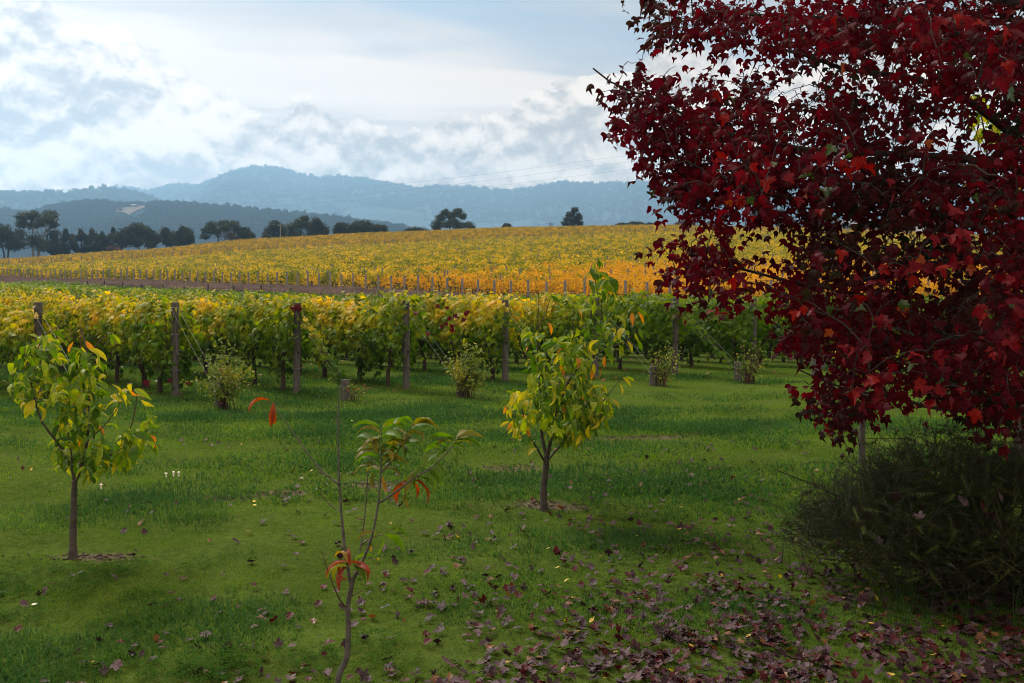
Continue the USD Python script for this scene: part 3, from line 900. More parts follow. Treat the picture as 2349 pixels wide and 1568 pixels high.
for x, y, d, lab in [(95, 638, 176.0, "small white marker stake far left in the dry grass"), (426, 643, 138.0, "small white marker stake in the dry grass further right")]:
    q = W(x, y, d); z = float(ground_z(q[0], q[1]))
    t = thing("marker_stake", lab, "stake", (q[0], q[1], z))
    obj("stake", post_mesh(np.random.default_rng(1), .09, .95, 6, 2), white_paint, t); obj("cap", band(.1, .8, .01), white_paint, t)

# dry grass and green grass between the fence and the far end posts
def tuft(rng, n, h, r, lean=.5, w=.02):
    a = rng.uniform(0, 6.283, n); rad = r * np.sqrt(rng.random(n)); hh = h * rng.uniform(.55, 1.1, n)
    base = np.stack([rad * np.cos(a), rad * np.sin(a), np.full(n, -.02)], -1)
    la = a + rng.normal(size=n) * .9; ln = lean * rng.uniform(.1, 1, n)
    d = np.stack([np.cos(la), np.sin(la), 0 * la], -1)
    side = np.stack([-np.sin(la + rng.uniform(-1, 1, n)), np.cos(la), 0 * la], -1) * (w * rng.uniform(.7, 1.2, n))[:, None] / 2
    mid = base + d * (hh * ln * .35)[:, None] + np.stack([0 * hh, 0 * hh, hh * .55], -1)
    tip = base + d * (hh * ln)[:, None] + np.stack([0 * hh, 0 * hh, hh * (1 - .35 * ln)], -1)
    v = np.stack([base - side, base + side, mid + side * .8, mid - side * .8, tip], 1).reshape(-1, 3)
    o = np.arange(n)[:, None] * 5
    f = np.vstack([o + [0, 1, 2], o + [0, 2, 3], o + [3, 2, 4]])
    return v, f


dry_grass = leafy("dry_grass", [(0, (0.1040, 0.0760, 0.0640)), (.5, (0.2160, 0.1560, 0.1320)), (1, (0.3360, 0.2640, 0.1920))], scale=.4, amount=.4, trans=.2, rough=.8)
strip_green = leafy("strip_grass", [(0, (.03, .06, .012)), (.6, (.06, .12, .015)), (1, (.12, .15, .03))], scale=.4, amount=.4, trans=.2, rough=.8)
rr = np.random.default_rng(15)
for nm, lo, hi, mat, h, dens, lab in [("dry_grass", -8.5, .4, dry_grass, .62, 2.6, "tall dry mauve brown grass below the far end posts"), ("strip_grass", -30, -7, strip_green, .28, 1.5, "green grass strip along the fence behind the near vines")]:
    n = int(250 * (hi - lo) * dens)
    s_, w_ = rr.uniform(-45, 185, n), rr.uniform(lo, hi, n)
    p = LA[None] + LD[None] * s_[:, None] + LN[None] * w_[:, None]
    ok = (np.abs(p[:, 0] / np.maximum(p[:, 1], 5)) < .57) & (p[:, 1] > 30) & (p[:, 0] / p[:, 1] < .3)
    p = p[ok]
    tag(instancer(nm, [(tuft(np.random.default_rng(q), 34, h, .42, .7, .045), mat) for q in range(3)], np.column_stack([p, ground_z(p[:, 0], p[:, 1])]), rr.integers(0, 3, len(p)), rr.uniform(0, 6, len(p)), rr.uniform(.7, 1.3, len(p))), lab, "grass", kind="stuff")

# ------------------------------------------------------------------ trees beyond the crest
gum_leaf = [leafy(f"gum_leaf_{k:03d}", st, scale=.35, amount=.5, trans=.12, rough=.6) for k, st in enumerate([
    [(0, (.012, .020, .011)), (.5, (.030, .044, .018)), (1, (.075, .088, .034))],
    [(0, (.016, .025, .014)), (.5, (.045, .060, .026)), (1, (.10, .11, .045))],
    [(0, (.012, .018, .014)), (.5, (.028, .038, .026)), (1, (.06, .07, .045))],
    [(0, (.05, .03, .028)), (.5, (.10, .06, .055)), (1, (.16, .09, .08))],
    [(0, (.05, .02, .02)), (.5, (.13, .045, .035)), (1, (.2, .09, .05))]])]
gum_bark = plain("gum_bark", (.08, .068, .058), rough=.85, scale=2, stretch=(1, 1, .3), col2=(.22, .19, .165))
dark_bark = plain("dark_bark", (.02, .016, .013), rough=.9, vary=.5, scale=3)
LEAFQUAD = (np.array([[0, 0, 0], [.36, .45, .08], [0, 1, -.08], [-.36, .45, .08]]), np.array([[0, 1, 2], [0, 2, 3]]))


def tree(name, label, x0, x1, ytop, ybase, depth, leaf=0, bark=0, lobes=7, seed=0, dens=1.0, trunk_at=None, low=0.18, group=None, bare=0, trunks=1, lobe_list=None, category="tree"):
    """Crown and limbs from the outline seen in the picture; everything has its own depth and roundness."""
    r = np.random.default_rng(seed)
    m = depth / FPX
    b = W((x0 + x1) / 2 if trunk_at is None else trunk_at, ybase, depth)
    gz = float(ground_z(b[0], b[1]))
    t = thing(name, label, category, (b[0], b[1], gz), 0, group)
    wid, top, base = (x1 - x0) * m, W(0, ytop, depth)[2] - gz, b[2] - gz
    cx = ((x0 + x1) / 2 - (trunk_at if trunk_at is not None else (x0 + x1) / 2)) * m
    h = top - base
    L = []
    if lobe_list is None:
        for k in range(lobes):
            f = (k + .5) / lobes
            zz = base + h * (low + (1 - low) * r.uniform(.35, .8))
            xx = cx + (f - .5) * wid * .78
            env = 1 - .55 * abs(2 * f - 1) ** 2
            zc = base + h * (low + (1 - low) * env * r.uniform(.55, .80))
            rx = wid / lobes * r.uniform(1.0, 1.5); rz = min(h * .36, rx * r.uniform(.8, 1.2))
            L.append((xx, r.uniform(-.2, .2) * wid, min(zc, top - rz), rx, rz))
            if r.random() < .95: L.append((xx + r.uniform(-.1, .1) * wid, r.uniform(-.25, .25) * wid, base + h * (low + r.uniform(.08, .35)), rx * .9, rz * .8))
        k = int(r.integers(lobes // 3, max(lobes // 3 + 1, 2 * lobes // 3)))
        L.append((cx + (k / lobes - .5) * wid * .5, 0, top - h * .2, wid / lobes * .9, h * .2))
    else:
        for (lx, ly, rx, rz) in lobe_list:
            q = W(lx, ly, depth)
            L.append((q[0] - b[0], r.uniform(-.22, .22) * wid, q[2] - gz, rx * m, rz * m))
    P, N, S = [], [], []
    for (a, bb, c, rx, rz) in L:
        n = int(dens * 230 * max(.5, (rx * rz) ** .62))
        d = r.normal(size=(n, 3)); d /= np.linalg.norm(d, axis=1, keepdims=True)
        rad = r.uniform(.35, 1.12, n)[:, None] * (0.62 + .8 * meshkit.noise(d * 2.4 + seed, seed)[:, None])
        P.append(np.array([a, bb, c]) + d * rad * [rx, rx * .9, rz]); N.append(d)
        S.append(np.full(n, .62))
    P, N, S = np.vstack(P), np.vstack(N), np.concatenate(S)
    P[:, 2] = np.maximum(P[:, 2], base + .3)
    rot = frames(N * [1, 1, .6] + [0, 0, .4], np.tile([0, 0, -1.0], (len(P), 1)), r, .6)
    mb = MB()
    rt = max(.12, .020 * (h + wid * .3))
    hubs = []
    for q in range(trunks):
        off = (q - (trunks - 1) / 2) * wid * .16
        hub = np.array([cx * .3 + off * 1.4, r.uniform(-.3, .3), base + h * r.uniform(.28, .42)])
        hubs.append(hub)
        mb.tube(smooth_path([(off * .5, 0, -.3), (off * .8 + r.uniform(-.2, .2), 0, base + h * .15), hub], 7), np.linspace(rt * 1.25, rt * .7, 7), 7)
    for (a, bb, c, rx, rz) in L:
        hub = hubs[int(np.argmin([abs(a - hb[0]) for hb in hubs]))]
        mid = hub * .5 + np.array([a, bb, c]) * .5 + [0, 0, -.06 * h]
        mb.tube(smooth_path([hub, mid, (a, bb, c), (a + r.uniform(-.3, .3) * rx, bb, c + rz * .6)], 8), np.linspace(rt * .36, rt * .08, 8), 5)
    for q in range(bare):
        hub = hubs[q % len(hubs)]; an = r.uniform(-1.1, 1.1)
        e = hub + [math.sin(an) * wid * .45, r.uniform(-1, 1), abs(math.cos(an)) * h * .45]
        mb.tube(smooth_path([hub, hub * .5 + e * .5 + [0, 0, -.04 * h], e], 6), np.linspace(rt * .35, rt * .06, 6), 4)
    obj("trunk", mb.mesh(), (gum_bark, dark_bark)[bark], t, 60)
    obj("crown", scatter_leaves(LEAFQUAD, P, rot, S * r.uniform(.6, 1.4, len(P))), gum_leaf[leaf], t)
    return t


D1 = 372.0
tree("gum_tree", "thin twin trunked dark gum at the far left edge", -26, 42, 513, 596, D1 - 8, 0, 1, 5, 1, .9, trunk_at=14, low=.25, trunks=2)
tree("gum_tree", "large gum with pale spreading limbs, tallest of the left tree line", 34, 142, 481, 590, D1, 1, 0, seed=2, dens=1.0, trunk_at=82, bare=7, trunks=2,
     lobe_list=[(62, 497, 20, 11), (82, 494, 14, 10), (108, 490, 16, 9), (120, 502, 18, 11), (48, 512, 14, 11), (72, 515, 16, 10), (128, 515, 12, 9), (104, 510, 12, 12), (46, 538, 18, 14), (118, 536, 18, 14), (78, 552, 22, 16), (52, 562, 18, 12), (102, 562, 20, 14), (130, 562, 10, 14)])
ROWT = [("gum_tree", "small dark gum just right of the pale limbed gum", 112, 138, 540, 588, 0, 4), ("gum_tree", "dark feathery gum, first of the dense row right of the pale limbed gum", 133, 174, 522, 585, 0, 6), ("gum_tree", "dark narrow gum, second of the dense row on the left crest", 171, 202, 524, 582, 2, 5),
        ("gum_tree", "dark rounded gum in the middle of the dense row on the left crest", 197, 228, 523, 582, 0, 5), ("gum_tree", "low dark gum before the dip in the dense row", 224, 252, 530, 580, 0, 5), ("gum_tree", "grey green gum with a raised top left of the broad dense tree", 248, 274, 520, 577, 2, 5)]
for k, (nm, lb, a, b, yt, yb, lf, lo) in enumerate(ROWT):
    tree(nm, lb, a - 5, b + 5, yt, yb, D1 + 4 + 3 * (k % 3), lf, 1, lo + 2, 20 + k, 1.1, low=.0)
tree("gum_tree", "broad dense dome shaped tree in the left tree line", 268, 370, 512, 573, D1 + 6, 0, 0, 10, 31, 1.2, low=.1)
tree("gum_tree", "thin pale green gum right of the dome shaped tree", 366, 398, 520, 571, D1 + 12, 2, 1, 4, 32, .8, low=.15)
tree("gum_tree", "round topped gum with bare twigs on its right side", 392, 446, 517, 568, D1 + 4, 0, 1, 6, 33, .95, low=.12, bare=6)
tree("bare_bush", "leafless purple brown bush below the left tree line", 246, 275, 563, 580, D1 - 6, 3, 1, 4, 34, .35, low=.1, bare=9, category="bush")
tree("gum_tree", "spreading umbrella shaped gum with open limbs alone on the slope", 450, 552, 505, 562, D1, 1, 1, seed=41, dens=.9, trunk_at=501, bare=3,
     lobe_list=[(463, 541, 12, 6), (472, 528, 14, 9), (490, 517, 13, 9), (480, 520, 8, 8), (508, 511, 16, 8), (520, 522, 15, 10), (536, 514, 14, 8), (543, 526, 10, 9), (500, 530, 12, 8)])
tree("gum_tree", "grey leafless tree tangled behind the umbrella shaped gum", 512, 548, 528, 561, D1 + 6, 3, 1, 4, 42, .2, low=.2, bare=10)
tree("gum_tree", "compact dark tree right of the umbrella shaped gum", 545, 584, 521, 559, D1 + 2, 0, 1, 5, 43, 1.2, low=.06)
tree("gum_tree", "dense dark tree directly behind the pale power pole", 608, 658, 506, 553, D1 + 16, 0, 1, 6, 44, 1.2, low=.06)
tree("gum_tree", "large bushy gum right of the power pole", 654, 728, 494, 551, D1 + 10, 1, 1, seed=45, dens=1.1, trunk_at=690, lobe_list=[(668, 522, 14, 12), (690, 512, 18, 12), (697, 500, 10, 7), (710, 518, 16, 12), (680, 536, 18, 10), (714, 538, 16, 10), (662, 540, 10, 8)])
tree("gum_tree", "thin leafy gum leaning out right of the large bushy gum", 712, 748, 499, 549, D1 + 12, 2, 1, 4, 46, .8, low=.1, bare=3)
tree("shrub_tree", "low dark bush left of the power pole tree", 603, 622, 538, 552, D1 + 8, 0, 1, 3, 47, 1, low=.05, category="bush")
tree("gum_tree", "rounded dark tree, left one of the low clump mid slope", 768, 806, 509, 543, D1 + 14, 0, 1, 4, 48, 1.2, low=.05)
tree("gum_tree", "broad dark tree in the middle of the low clump mid slope", 800, 860, 506, 541, D1 + 14, 0, 1, 6, 49, 1.2, low=.05)
tree("gum_tree", "small round tree at the right end of the low clump", 854, 887, 515, 538, D1 + 14, 0, 1, 4, 50, 1.2, low=.05)
tree("shrub_tree", "low flat bush peeking over the crest right of the clump", 928, 975, 522, 534, D1 + 26, 0, 1, 5, 51, 1.1, low=.05, category="bush")
tree("gum_tree", "pair of joined gums with pale trunks standing tallest on the crest", 990, 1090, 477, 530, D1 + 28, 1, 0, seed=52, dens=1.1, trunk_at=1038, trunks=2,
     lobe_list=[(1020, 487, 10, 8), (1010, 499, 12, 8), (1032, 494, 12, 9), (1052, 485, 10, 7), (1060, 495, 10, 8), (1044, 488, 9, 8), (1004, 515, 14, 10), (1028, 516, 14, 9), (1052, 517, 14, 9), (1074, 515, 14, 8), (1000, 523, 10, 6), (1082, 522, 8, 5), (1040, 508, 12, 8)])
tree("shrub_tree", "tiny rounded bush alone on the crest", 1155, 1170, 512, 526, D1 + 34, 2, 1, 3, 53, 1, low=.05, category="bush")
tree("gum_tree", "slim upright gum alone on the crest near the maple", 1288, 1340, 475, 522, D1 + 34, 2, 1, seed=54, dens=.95, trunk_at=1318,
     lobe_list=[(1318, 482, 9, 7), (1308, 492, 10, 7), (1326, 497, 10, 9), (1316, 506, 14, 8), (1300, 503, 8, 5), (1296, 512, 8, 6), (1330, 512, 9, 7), (1310, 516, 12, 6)])
tree("shrub_tree", "small dark bush left of a flat topped bush on the crest", 1417, 1440, 511, 523, D1 + 34, 0, 1, 3, 55, 1.1, low=.05, category="bush")
tree("shrub_tree", "flat topped dark bush on the crest left of the maple", 1436, 1480, 508, 523, D1 + 34, 0, 1, 5, 56, 1.1, low=.05, category="bush")
tree("shrub_tree", "wispy grey bush on the crest beside the flat topped bush", 1478, 1516, 510, 524, D1 + 36, 2, 1, 5, 57, .5, low=.05, category="bush")
tree("shrub_tree", "dull red bush on the crest beside the maple leaves", 1551, 1594, 505, 525, D1 + 34, 4, 1, 5, 58, .9, low=.05, category="bush")
tree("shrub_tree", "brownish bush on the crest behind the maple leaves", 1618, 1650, 507, 526, D1 + 34, 3, 1, 4, 59, .8, low=.05, category="bush")
tree("gum_tree", "wide gum with thick pale trunk seen through the maple gap", 1706, 1812, 466, 532, D1 + 26, 2, 0, seed=60, dens=.75, trunk_at=1765, bare=5, trunks=1,
     lobe_list=[(1722, 505, 14, 9), (1740, 515, 12, 7), (1730, 490, 16, 9), (1752, 480, 14, 9), (1772, 474, 14, 8), (1790, 486, 14, 9), (1804, 500, 12, 9), (1795, 514, 12, 7), (1716, 518, 8, 6), (1760, 496, 12, 8)])
tree("gum_tree", "dark tree on the crest hidden behind the maple's middle", 1850, 1900, 500, 540, D1 + 30, 0, 1, 5, 61, 1, low=.05)

# shed on the crest, dark sheet walls and a low gable, seen through the maple
shed_wall = plain("shed_wall", (.035, .05, .075), rough=.5, vary=.15, scale=3, stretch=(8, 8, .2))
shed_roof = plain("shed_roof", (.05, .065, .09), rough=.4, vary=.15, scale=3)
shed_pale = plain("shed_trim", (.45, .47, .5), rough=.5, vary=.1)
q = W(2035, 545, 384); gz = float(ground_z(q[0], q[1]))
t = thing("shed", "long dark blue grey shed on the crest seen through the maple", "shed", (q[0], q[1], gz))
top = W(0, 517, 384)[2] - gz
m = MB(); m.box([-21, -5, -.5], [21, 5, top]); obj("wall", m.mesh(), shed_wall, t)
m = MB(); m.add([[-21.5, -5.6, top], [21.5, -5.6, top], [21.5, 0, top + 2.1], [-21.5, 0, top + 2.1], [-21.5, 5.6, top], [21.5, 5.6, top], [-21.5, -5.6, top - .15], [21.5, -5.6, top - .15], [21.5, 5.6, top - .15], [-21.5, 5.6, top - .15]],
                 [[0, 1, 2, 3], [3, 2, 5, 4], [6, 7, 1, 0], [6, 0, 3, 3], [6, 3, 4, 9], [1, 7, 8, 5], [2, 1, 5, 5], [9, 4, 5, 8], [7, 6, 9, 8]]); obj("roof", m.mesh(), shed_roof, t)
m = MB(); m.box([9, -5.06, -.4], [12.6, -5.0, top * .8]); obj("door", m.mesh(), shed_pale, t)
m = MB(); m.box([-21.5, -5.72, top - .32], [21.5, -5.6, top - .12]); obj("gutter", m.mesh(), shed_pale, t)

# power poles and lines
pole_wood = plain("pole_wood", (.16, .15, .14), rough=.9, vary=.3, scale=3)
pole_dark = plain("pole_dark", (.03, .028, .026), rough=.9, vary=.3, scale=3)


def pole(label, x, ytop, d, mat, arms):
    q = W(x, 560, d); gz = float(ground_z(q[0], q[1])); top = W(x, ytop, d)[2] - gz
    t = thing("power_pole", label, "power pole", (q[0], q[1], gz))
    m = MB(); m.tube([(0, 0, -.5), (0, 0, top / 2), (0, 0, top)], [.2, .17, .13], 8); obj("shaft", m.mesh(), mat, t, 40)
    for k, (z, w) in enumerate(arms):
        m = MB(); m.box([-w, -.3, top - z - .09], [w, -.16, top - z + .09]); obj("crossarm", m.mesh(), mat, t)
        for xx in (-w * .9, 0.0, w * .9):
            m = MB(); m.tube([(xx, -.23, top - z + .09), (xx, -.23, top - z + .42)], [.09, .06], 6); obj("insulator", m.mesh(), mat, t)
    return np.array([q[0], q[1], gz + top])


pa = pole("pale timber power pole with a crossarm in front of the dense tree", 643, 512, 377, pole_wood, [(.9, 1.1)])
pb = pole("dark power pole top just showing over the crest", 1263, 511, 420, pole_dark, [(.7, 1.1), (1.6, .9)])
wire_dark = plain("wire_dark", (.05, .055, .06), rough=.6, vary=.1)
for k, (y0, y1, y2, nm) in enumerate([(476, 436, 262, "highest"), (482, 451, 284, "middle"), (488, 462, 306, "lowest")]):
    a, b_, c = W(330, y0, 1000), W(783, y1, 520), W(2420, y2, 215)
    tt = np.linspace(0, 1, 60)
    def along(x):                                            # straight in plan, hanging a little
        return x
    A, C = a, c
    P_ = A[None] + (C - A)[None] * (tt ** 1.0)[:, None]
    xs = CX + P_[:, 0] / P_[:, 1] * FPX
    ys = PchipInterpolator([330, 783, 1127, 1460, 2420], [y0, y1, (y1 + [355, 370, 388][k]) / 2 + 3, [355, 370, 388][k], y2])(np.clip(xs, 330, 2420))
    P_[:, 2] = CAM_H - (ys - HZ) * P_[:, 1] / FPX
    m = MB(); m.tube(P_, np.linspace(.036, .018, 60), 4)
    tag(obj("power_line", m.mesh(), wire_dark), f"{nm} of the three thin power lines rising across the mountain", "power line")
m = MB(); m.tube(smooth_path([pa - [0, .2, .5], pa * .5 + pb * .5 - [0, 0, 3.2], pb - [0, .2, .4]], 30), .03, 4)
tag(obj("power_line", m.mesh(), wire_dark), "thin cable hung low between the two power poles on the crest", "power line")
q2 = W(-60, 560, 372)
m = MB(); m.tube(smooth_path([pa - [0, .2, .5], (pa * .5 + (q2 + [0, 0, 12]) * .5) - [0, 0, 2.5], q2 + [0, 0, 12]], 30), .03, 4)
tag(obj("power_line", m.mesh(), wire_dark), "thin cable passing the left tree line to the pale pole", "power line")

# ------------------------------------------------------------------ forest on the hills, clearing, house and summit tower
from scipy.interpolate import LinearNDInterpolator


def seen(v):
    return np.column_stack([CX + v[:, 0] / v[:, 1] * FPX, HZ - (v[:, 2] - CAM_H) / v[:, 1] * FPX])


def blob(seed, n=34, tall=1.0):
    r = np.random.default_rng(seed)
    d = r.normal(size=(n, 3)); d /= np.linalg.norm(d, axis=1, keepdims=True)
    p = d * r.uniform(.5, 1.0, n)[:, None] * [.5, .5, .42 * tall] + [0, 0, .55 * tall]
    v, f = scatter_leaves(LEAFQUAD, p, frames(d, np.tile([0, 0, -1.0], (n, 1)), r, .5), r.uniform(.35, .6, n))
    m = MB(); m.add(v, f); m.tube([(0, 0, -.1), (0, 0, .5 * tall)], [.05, .03], 4)
    return m.mesh()


CLEAR = np.array([(266, 489), (272, 481), (283, 479), (300, 477), (318, 475), (339, 474), (338, 479), (331, 488), (316, 492), (300, 498), (291, 493), (280, 490)], float)
from shapely.geometry import Polygon as _P, Point as _Pt
clear_poly = _P(CLEAR)
rr = np.random.default_rng(91)
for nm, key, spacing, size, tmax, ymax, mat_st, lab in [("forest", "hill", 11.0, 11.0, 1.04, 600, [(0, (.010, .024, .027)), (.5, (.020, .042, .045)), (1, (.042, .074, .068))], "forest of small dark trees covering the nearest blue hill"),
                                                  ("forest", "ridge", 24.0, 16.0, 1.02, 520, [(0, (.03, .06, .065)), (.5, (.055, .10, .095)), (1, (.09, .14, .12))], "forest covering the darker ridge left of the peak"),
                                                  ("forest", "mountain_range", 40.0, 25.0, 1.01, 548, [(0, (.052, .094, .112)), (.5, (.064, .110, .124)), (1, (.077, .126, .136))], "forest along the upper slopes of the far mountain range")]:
    v, f = HM[key]
    tri = v[f].reshape(-1, 4, 3)
    area = np.linalg.norm(np.cross(tri[:, 1] - tri[:, 0], tri[:, 2] - tri[:, 0]), axis=1)
    cen = tri.mean(1); px = seen(cen)
    ok = (px[:, 0] > -40) & (px[:, 0] < (2400 if key != "hill" else 1100)) & (px[:, 1] < ymax)
    n = min(int(area[ok].sum() / spacing ** 2), {"hill": 16000, "ridge": 7000, "mountain_range": 30000}[key])
    pick = rr.choice(np.nonzero(ok)[0], n, p=area[ok] / area[ok].sum())
    a, b = rr.random(n), rr.random(n)
    p = (tri[pick, 0] * ((1 - a) * (1 - b))[:, None] + tri[pick, 1] * (a * (1 - b))[:, None] + tri[pick, 2] * (a * b)[:, None] + tri[pick, 3] * ((1 - a) * b)[:, None])
    if key == "hill":
        sp = seen(p); p = p[[not any(clear_poly.buffer(1.0).contains(_Pt(s[0], s[1] - k_)) for k_ in (0, 4, 8, 12)) for s in sp]]
    mat = leafy(f"forest_leaf_{key}", mat_st, scale=.02, amount=.5, trans=.1, rough=.9, spec=.05)  # hill and mountain crowns tinted bluish, adding haze through the leaf colour
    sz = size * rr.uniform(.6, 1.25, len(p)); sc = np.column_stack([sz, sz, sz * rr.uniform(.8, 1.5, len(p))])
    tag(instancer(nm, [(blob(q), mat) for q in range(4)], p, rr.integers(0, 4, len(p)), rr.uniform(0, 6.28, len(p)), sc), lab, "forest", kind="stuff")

v, f = HM["hill"]
sp = seen(v); half = (v[:, 1] <= 2500.0) & (sp[:, 0] > 180) & (sp[:, 0] < 430)
on_hill = LinearNDInterpolator(sp[half], v[half])
gx, gy = np.meshgrid(np.linspace(264, 341, 40), np.linspace(473, 499, 26), indexing="ij")
pts = np.column_stack([gx.ravel(), gy.ravel()]); p3 = on_hill(pts)
inside = np.array([clear_poly.contains(_Pt(*a)) for a in pts]) & np.isfinite(p3).all(1)
p3 = np.nan_to_num(p3); p3[:, 2] += 2.5; p3[:, 1] -= 6
i, j = np.meshgrid(np.arange(39), np.arange(25), indexing="ij")
qd = np.stack([i * 26 + j, i * 26 + j + 1, (i + 1) * 26 + j + 1, (i + 1) * 26 + j], -1).reshape(-1, 4)
qd = qd[inside[qd].all(1)]
field_look = plain("field_look", (.055, .036, .028), rough=.95, col2=(.095, .058, .042), scale=.02)
tag(obj("field", (p3, qd), field_look), "tan cleared field on the nearest blue hill", "field", kind="structure")
hq = on_hill(312.0, 477.0)[0] if np.ndim(on_hill(312.0, 477.0)) > 1 else np.array(on_hill(312.0, 477.0)).reshape(-1)
if not np.isfinite(hq).all(): hq = W(312, 477, 2480)
t = thing("farmhouse", "tiny pale roofed farmhouse at the top of the tan clearing", "house", (hq[0], hq[1] - 12, hq[2] + 2))
hw = plain("house_wall", (.10, .09, .08), vary=.2); hr = plain("house_roof", (.12, .12, .125), vary=.1)
m = MB(); m.box([-8, -4, -3], [8, 4, 3]); obj("wall", m.mesh(), hw, t)
m = MB(); m.add([[-9, -5, 3], [9, -5, 3], [6, 0, 5.5], [-6, 0, 5.5], [-9, 5, 3], [9, 5, 3]], [[0, 1, 2, 3], [3, 2, 5, 4], [0, 3, 4, 4], [1, 5, 2, 2]]); obj("roof", m.mesh(), hr, t)
for xx in (-5, 0, 5):
    m = MB(); m.box([xx - 1.2, -4.08, 0], [xx + 1.2, -4.0, 1.8]); obj("window", m.mesh(), pole_dark, t)
for k, (x, y, s_, lb) in enumerate([(282, 489, 1.0, "lone tree standing in the tan clearing"), (290, 477, .9, "dark tree left of the farmhouse above the clearing"), (300, 476, 1.1, "round tree just left of the farmhouse")]):
    hp = np.array(on_hill(float(x), float(y))).reshape(-1)
    if not np.isfinite(hp).all(): hp = W(x, y, 2460)
    t = thing("clearing_tree", lb, "tree", (hp[0], hp[1] - 15, hp[2] + 1))
    r = np.random.default_rng(k); n = 140
    d = r.normal(size=(n, 3)); d /= np.linalg.norm(d, axis=1, keepdims=True)
    pp = d * r.uniform(.5, 1, n)[:, None] * [5 * s_, 5 * s_, 4.5 * s_] + [0, 0, 7.5 * s_]
    obj("crown", scatter_leaves(LEAFQUAD, pp, frames(d, np.tile([0, 0, -1.0], (n, 1)), r, .5), r.uniform(1.5, 3, n)), gum_leaf[0], t)
    m = MB(); m.tube([(0, 0, -2), (0, 0, 4), (0, 0, 8 * s_)], [.6, .5, .2], 6); obj("trunk", m.mesh(), dark_bark, t)
tq = W(599.5, 388, 7990)
t = thing("summit_tower", "tiny lookout tower on the summit of the mountain", "tower", (tq[0], tq[1], tq[2] - 6))
tw = plain("tower_grey", (.22, .24, .26), vary=.15)
m = MB()
for sx in (-1, 1):
    for sy in (-1, 1):
        m.tube([(sx * 5.5, sy * 5.5, -10), (sx * 3.6, sy * 3.6, 20)], [1.1, .9], 5)
m.tube([(-4.5, -4.5, 8), (4.5, -4.5, 8)], .8, 4); m.tube([(-4.5, 4.5, 8), (4.5, 4.5, 8)], .8, 4)
obj("frame", m.mesh(), tw, t)
m = MB(); m.box([-4.6, -4.6, 19], [4.6, 4.6, 27]); obj("cabin", m.mesh(), tw, t)
m = MB(); m.tube([(0, 0, 27), (0, 0, 36)], [.7, .4], 5); obj("mast", m.mesh(), tw, t)

# ------------------------------------------------------------------ the lawn
def grass_look(name, stops, scale, amount):
    return leafy(name, stops, scale=scale, amount=amount, trans=.35, rough=.7, spec=.03)


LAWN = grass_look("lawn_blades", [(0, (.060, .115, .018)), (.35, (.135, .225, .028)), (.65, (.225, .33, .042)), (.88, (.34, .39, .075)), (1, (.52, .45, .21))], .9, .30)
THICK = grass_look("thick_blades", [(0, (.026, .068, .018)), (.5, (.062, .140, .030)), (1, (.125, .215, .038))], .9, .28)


def patch(rng, n, r, h, lean, w):
    return tuft(rng, n, h, r, lean, w)


rg = np.random.default_rng(2024)
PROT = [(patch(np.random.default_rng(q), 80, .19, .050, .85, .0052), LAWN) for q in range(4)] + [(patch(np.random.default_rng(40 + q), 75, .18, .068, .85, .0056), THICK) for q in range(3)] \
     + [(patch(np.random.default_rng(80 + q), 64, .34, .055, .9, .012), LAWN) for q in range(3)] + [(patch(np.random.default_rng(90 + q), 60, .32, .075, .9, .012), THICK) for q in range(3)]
GP, GI, GS = [], [], []
for (y0, y1, dens, far) in [(4.3, 7.5, 75, 0), (7.5, 10.5, 52, 0), (10.5, 17, 28, 1), (17, 27, 18, 1)]:
    n = int(dens * .575 * (y1 ** 2 - y0 ** 2))
    y = np.sqrt(rg.uniform(y0 ** 2, y1 ** 2, n)); x = rg.uniform(-.575, .575, n) * y
    b = bare(x, y)
    ok = rg.random(n) > b * 1.1
    x, y = x[ok], y[ok]
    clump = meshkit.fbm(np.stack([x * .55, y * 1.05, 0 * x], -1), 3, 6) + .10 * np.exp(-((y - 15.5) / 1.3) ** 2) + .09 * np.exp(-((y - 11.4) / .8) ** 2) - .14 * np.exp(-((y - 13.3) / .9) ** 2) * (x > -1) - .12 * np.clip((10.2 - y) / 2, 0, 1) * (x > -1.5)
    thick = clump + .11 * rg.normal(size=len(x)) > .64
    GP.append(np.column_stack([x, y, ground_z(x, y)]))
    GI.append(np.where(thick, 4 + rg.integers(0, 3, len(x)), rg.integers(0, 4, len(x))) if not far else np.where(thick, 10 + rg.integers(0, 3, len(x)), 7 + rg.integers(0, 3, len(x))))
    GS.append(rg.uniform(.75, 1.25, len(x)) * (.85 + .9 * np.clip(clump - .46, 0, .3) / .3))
GP, GI, GS = np.vstack(GP), np.concatenate(GI), np.concatenate(GS)
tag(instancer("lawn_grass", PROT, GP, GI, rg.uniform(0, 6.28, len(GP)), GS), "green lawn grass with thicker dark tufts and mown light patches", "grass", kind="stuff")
# clover leaves among the grass at the lower left
clover = leafy("clover_leaf", [(0, (.018, .055, .005)), (1, (.048, .11, .008))], scale=3, amount=.3, trans=.25, spec=.02, rough=.8)
def clover_patch(seed):
    r = np.random.default_rng(seed); m = MB(); n = 60
    for _ in range(n):
        a = r.uniform(0, 6.28); c = np.array([.16 * math.sqrt(r.random()) * math.cos(a), .16 * math.sqrt(r.random()) * math.sin(a), r.uniform(.025, .055)]); tl = r.normal(size=2) * .25
        for k in range(3):
            b_ = a + k * 2.094
            e = [c + s_ * np.array([math.cos(b_ + o), math.sin(b_ + o), 0]) for s_, o in ((.006, 0), (.014, -.55), (.017, 0), (.014, .55))]
            e = [q + [0, 0, tl[0] * (q[0] - c[0]) + tl[1] * (q[1] - c[1])] for q in e]
            m.add(e, [[0, 1, 2], [0, 2, 3]])
    return m.mesh()
CP = []
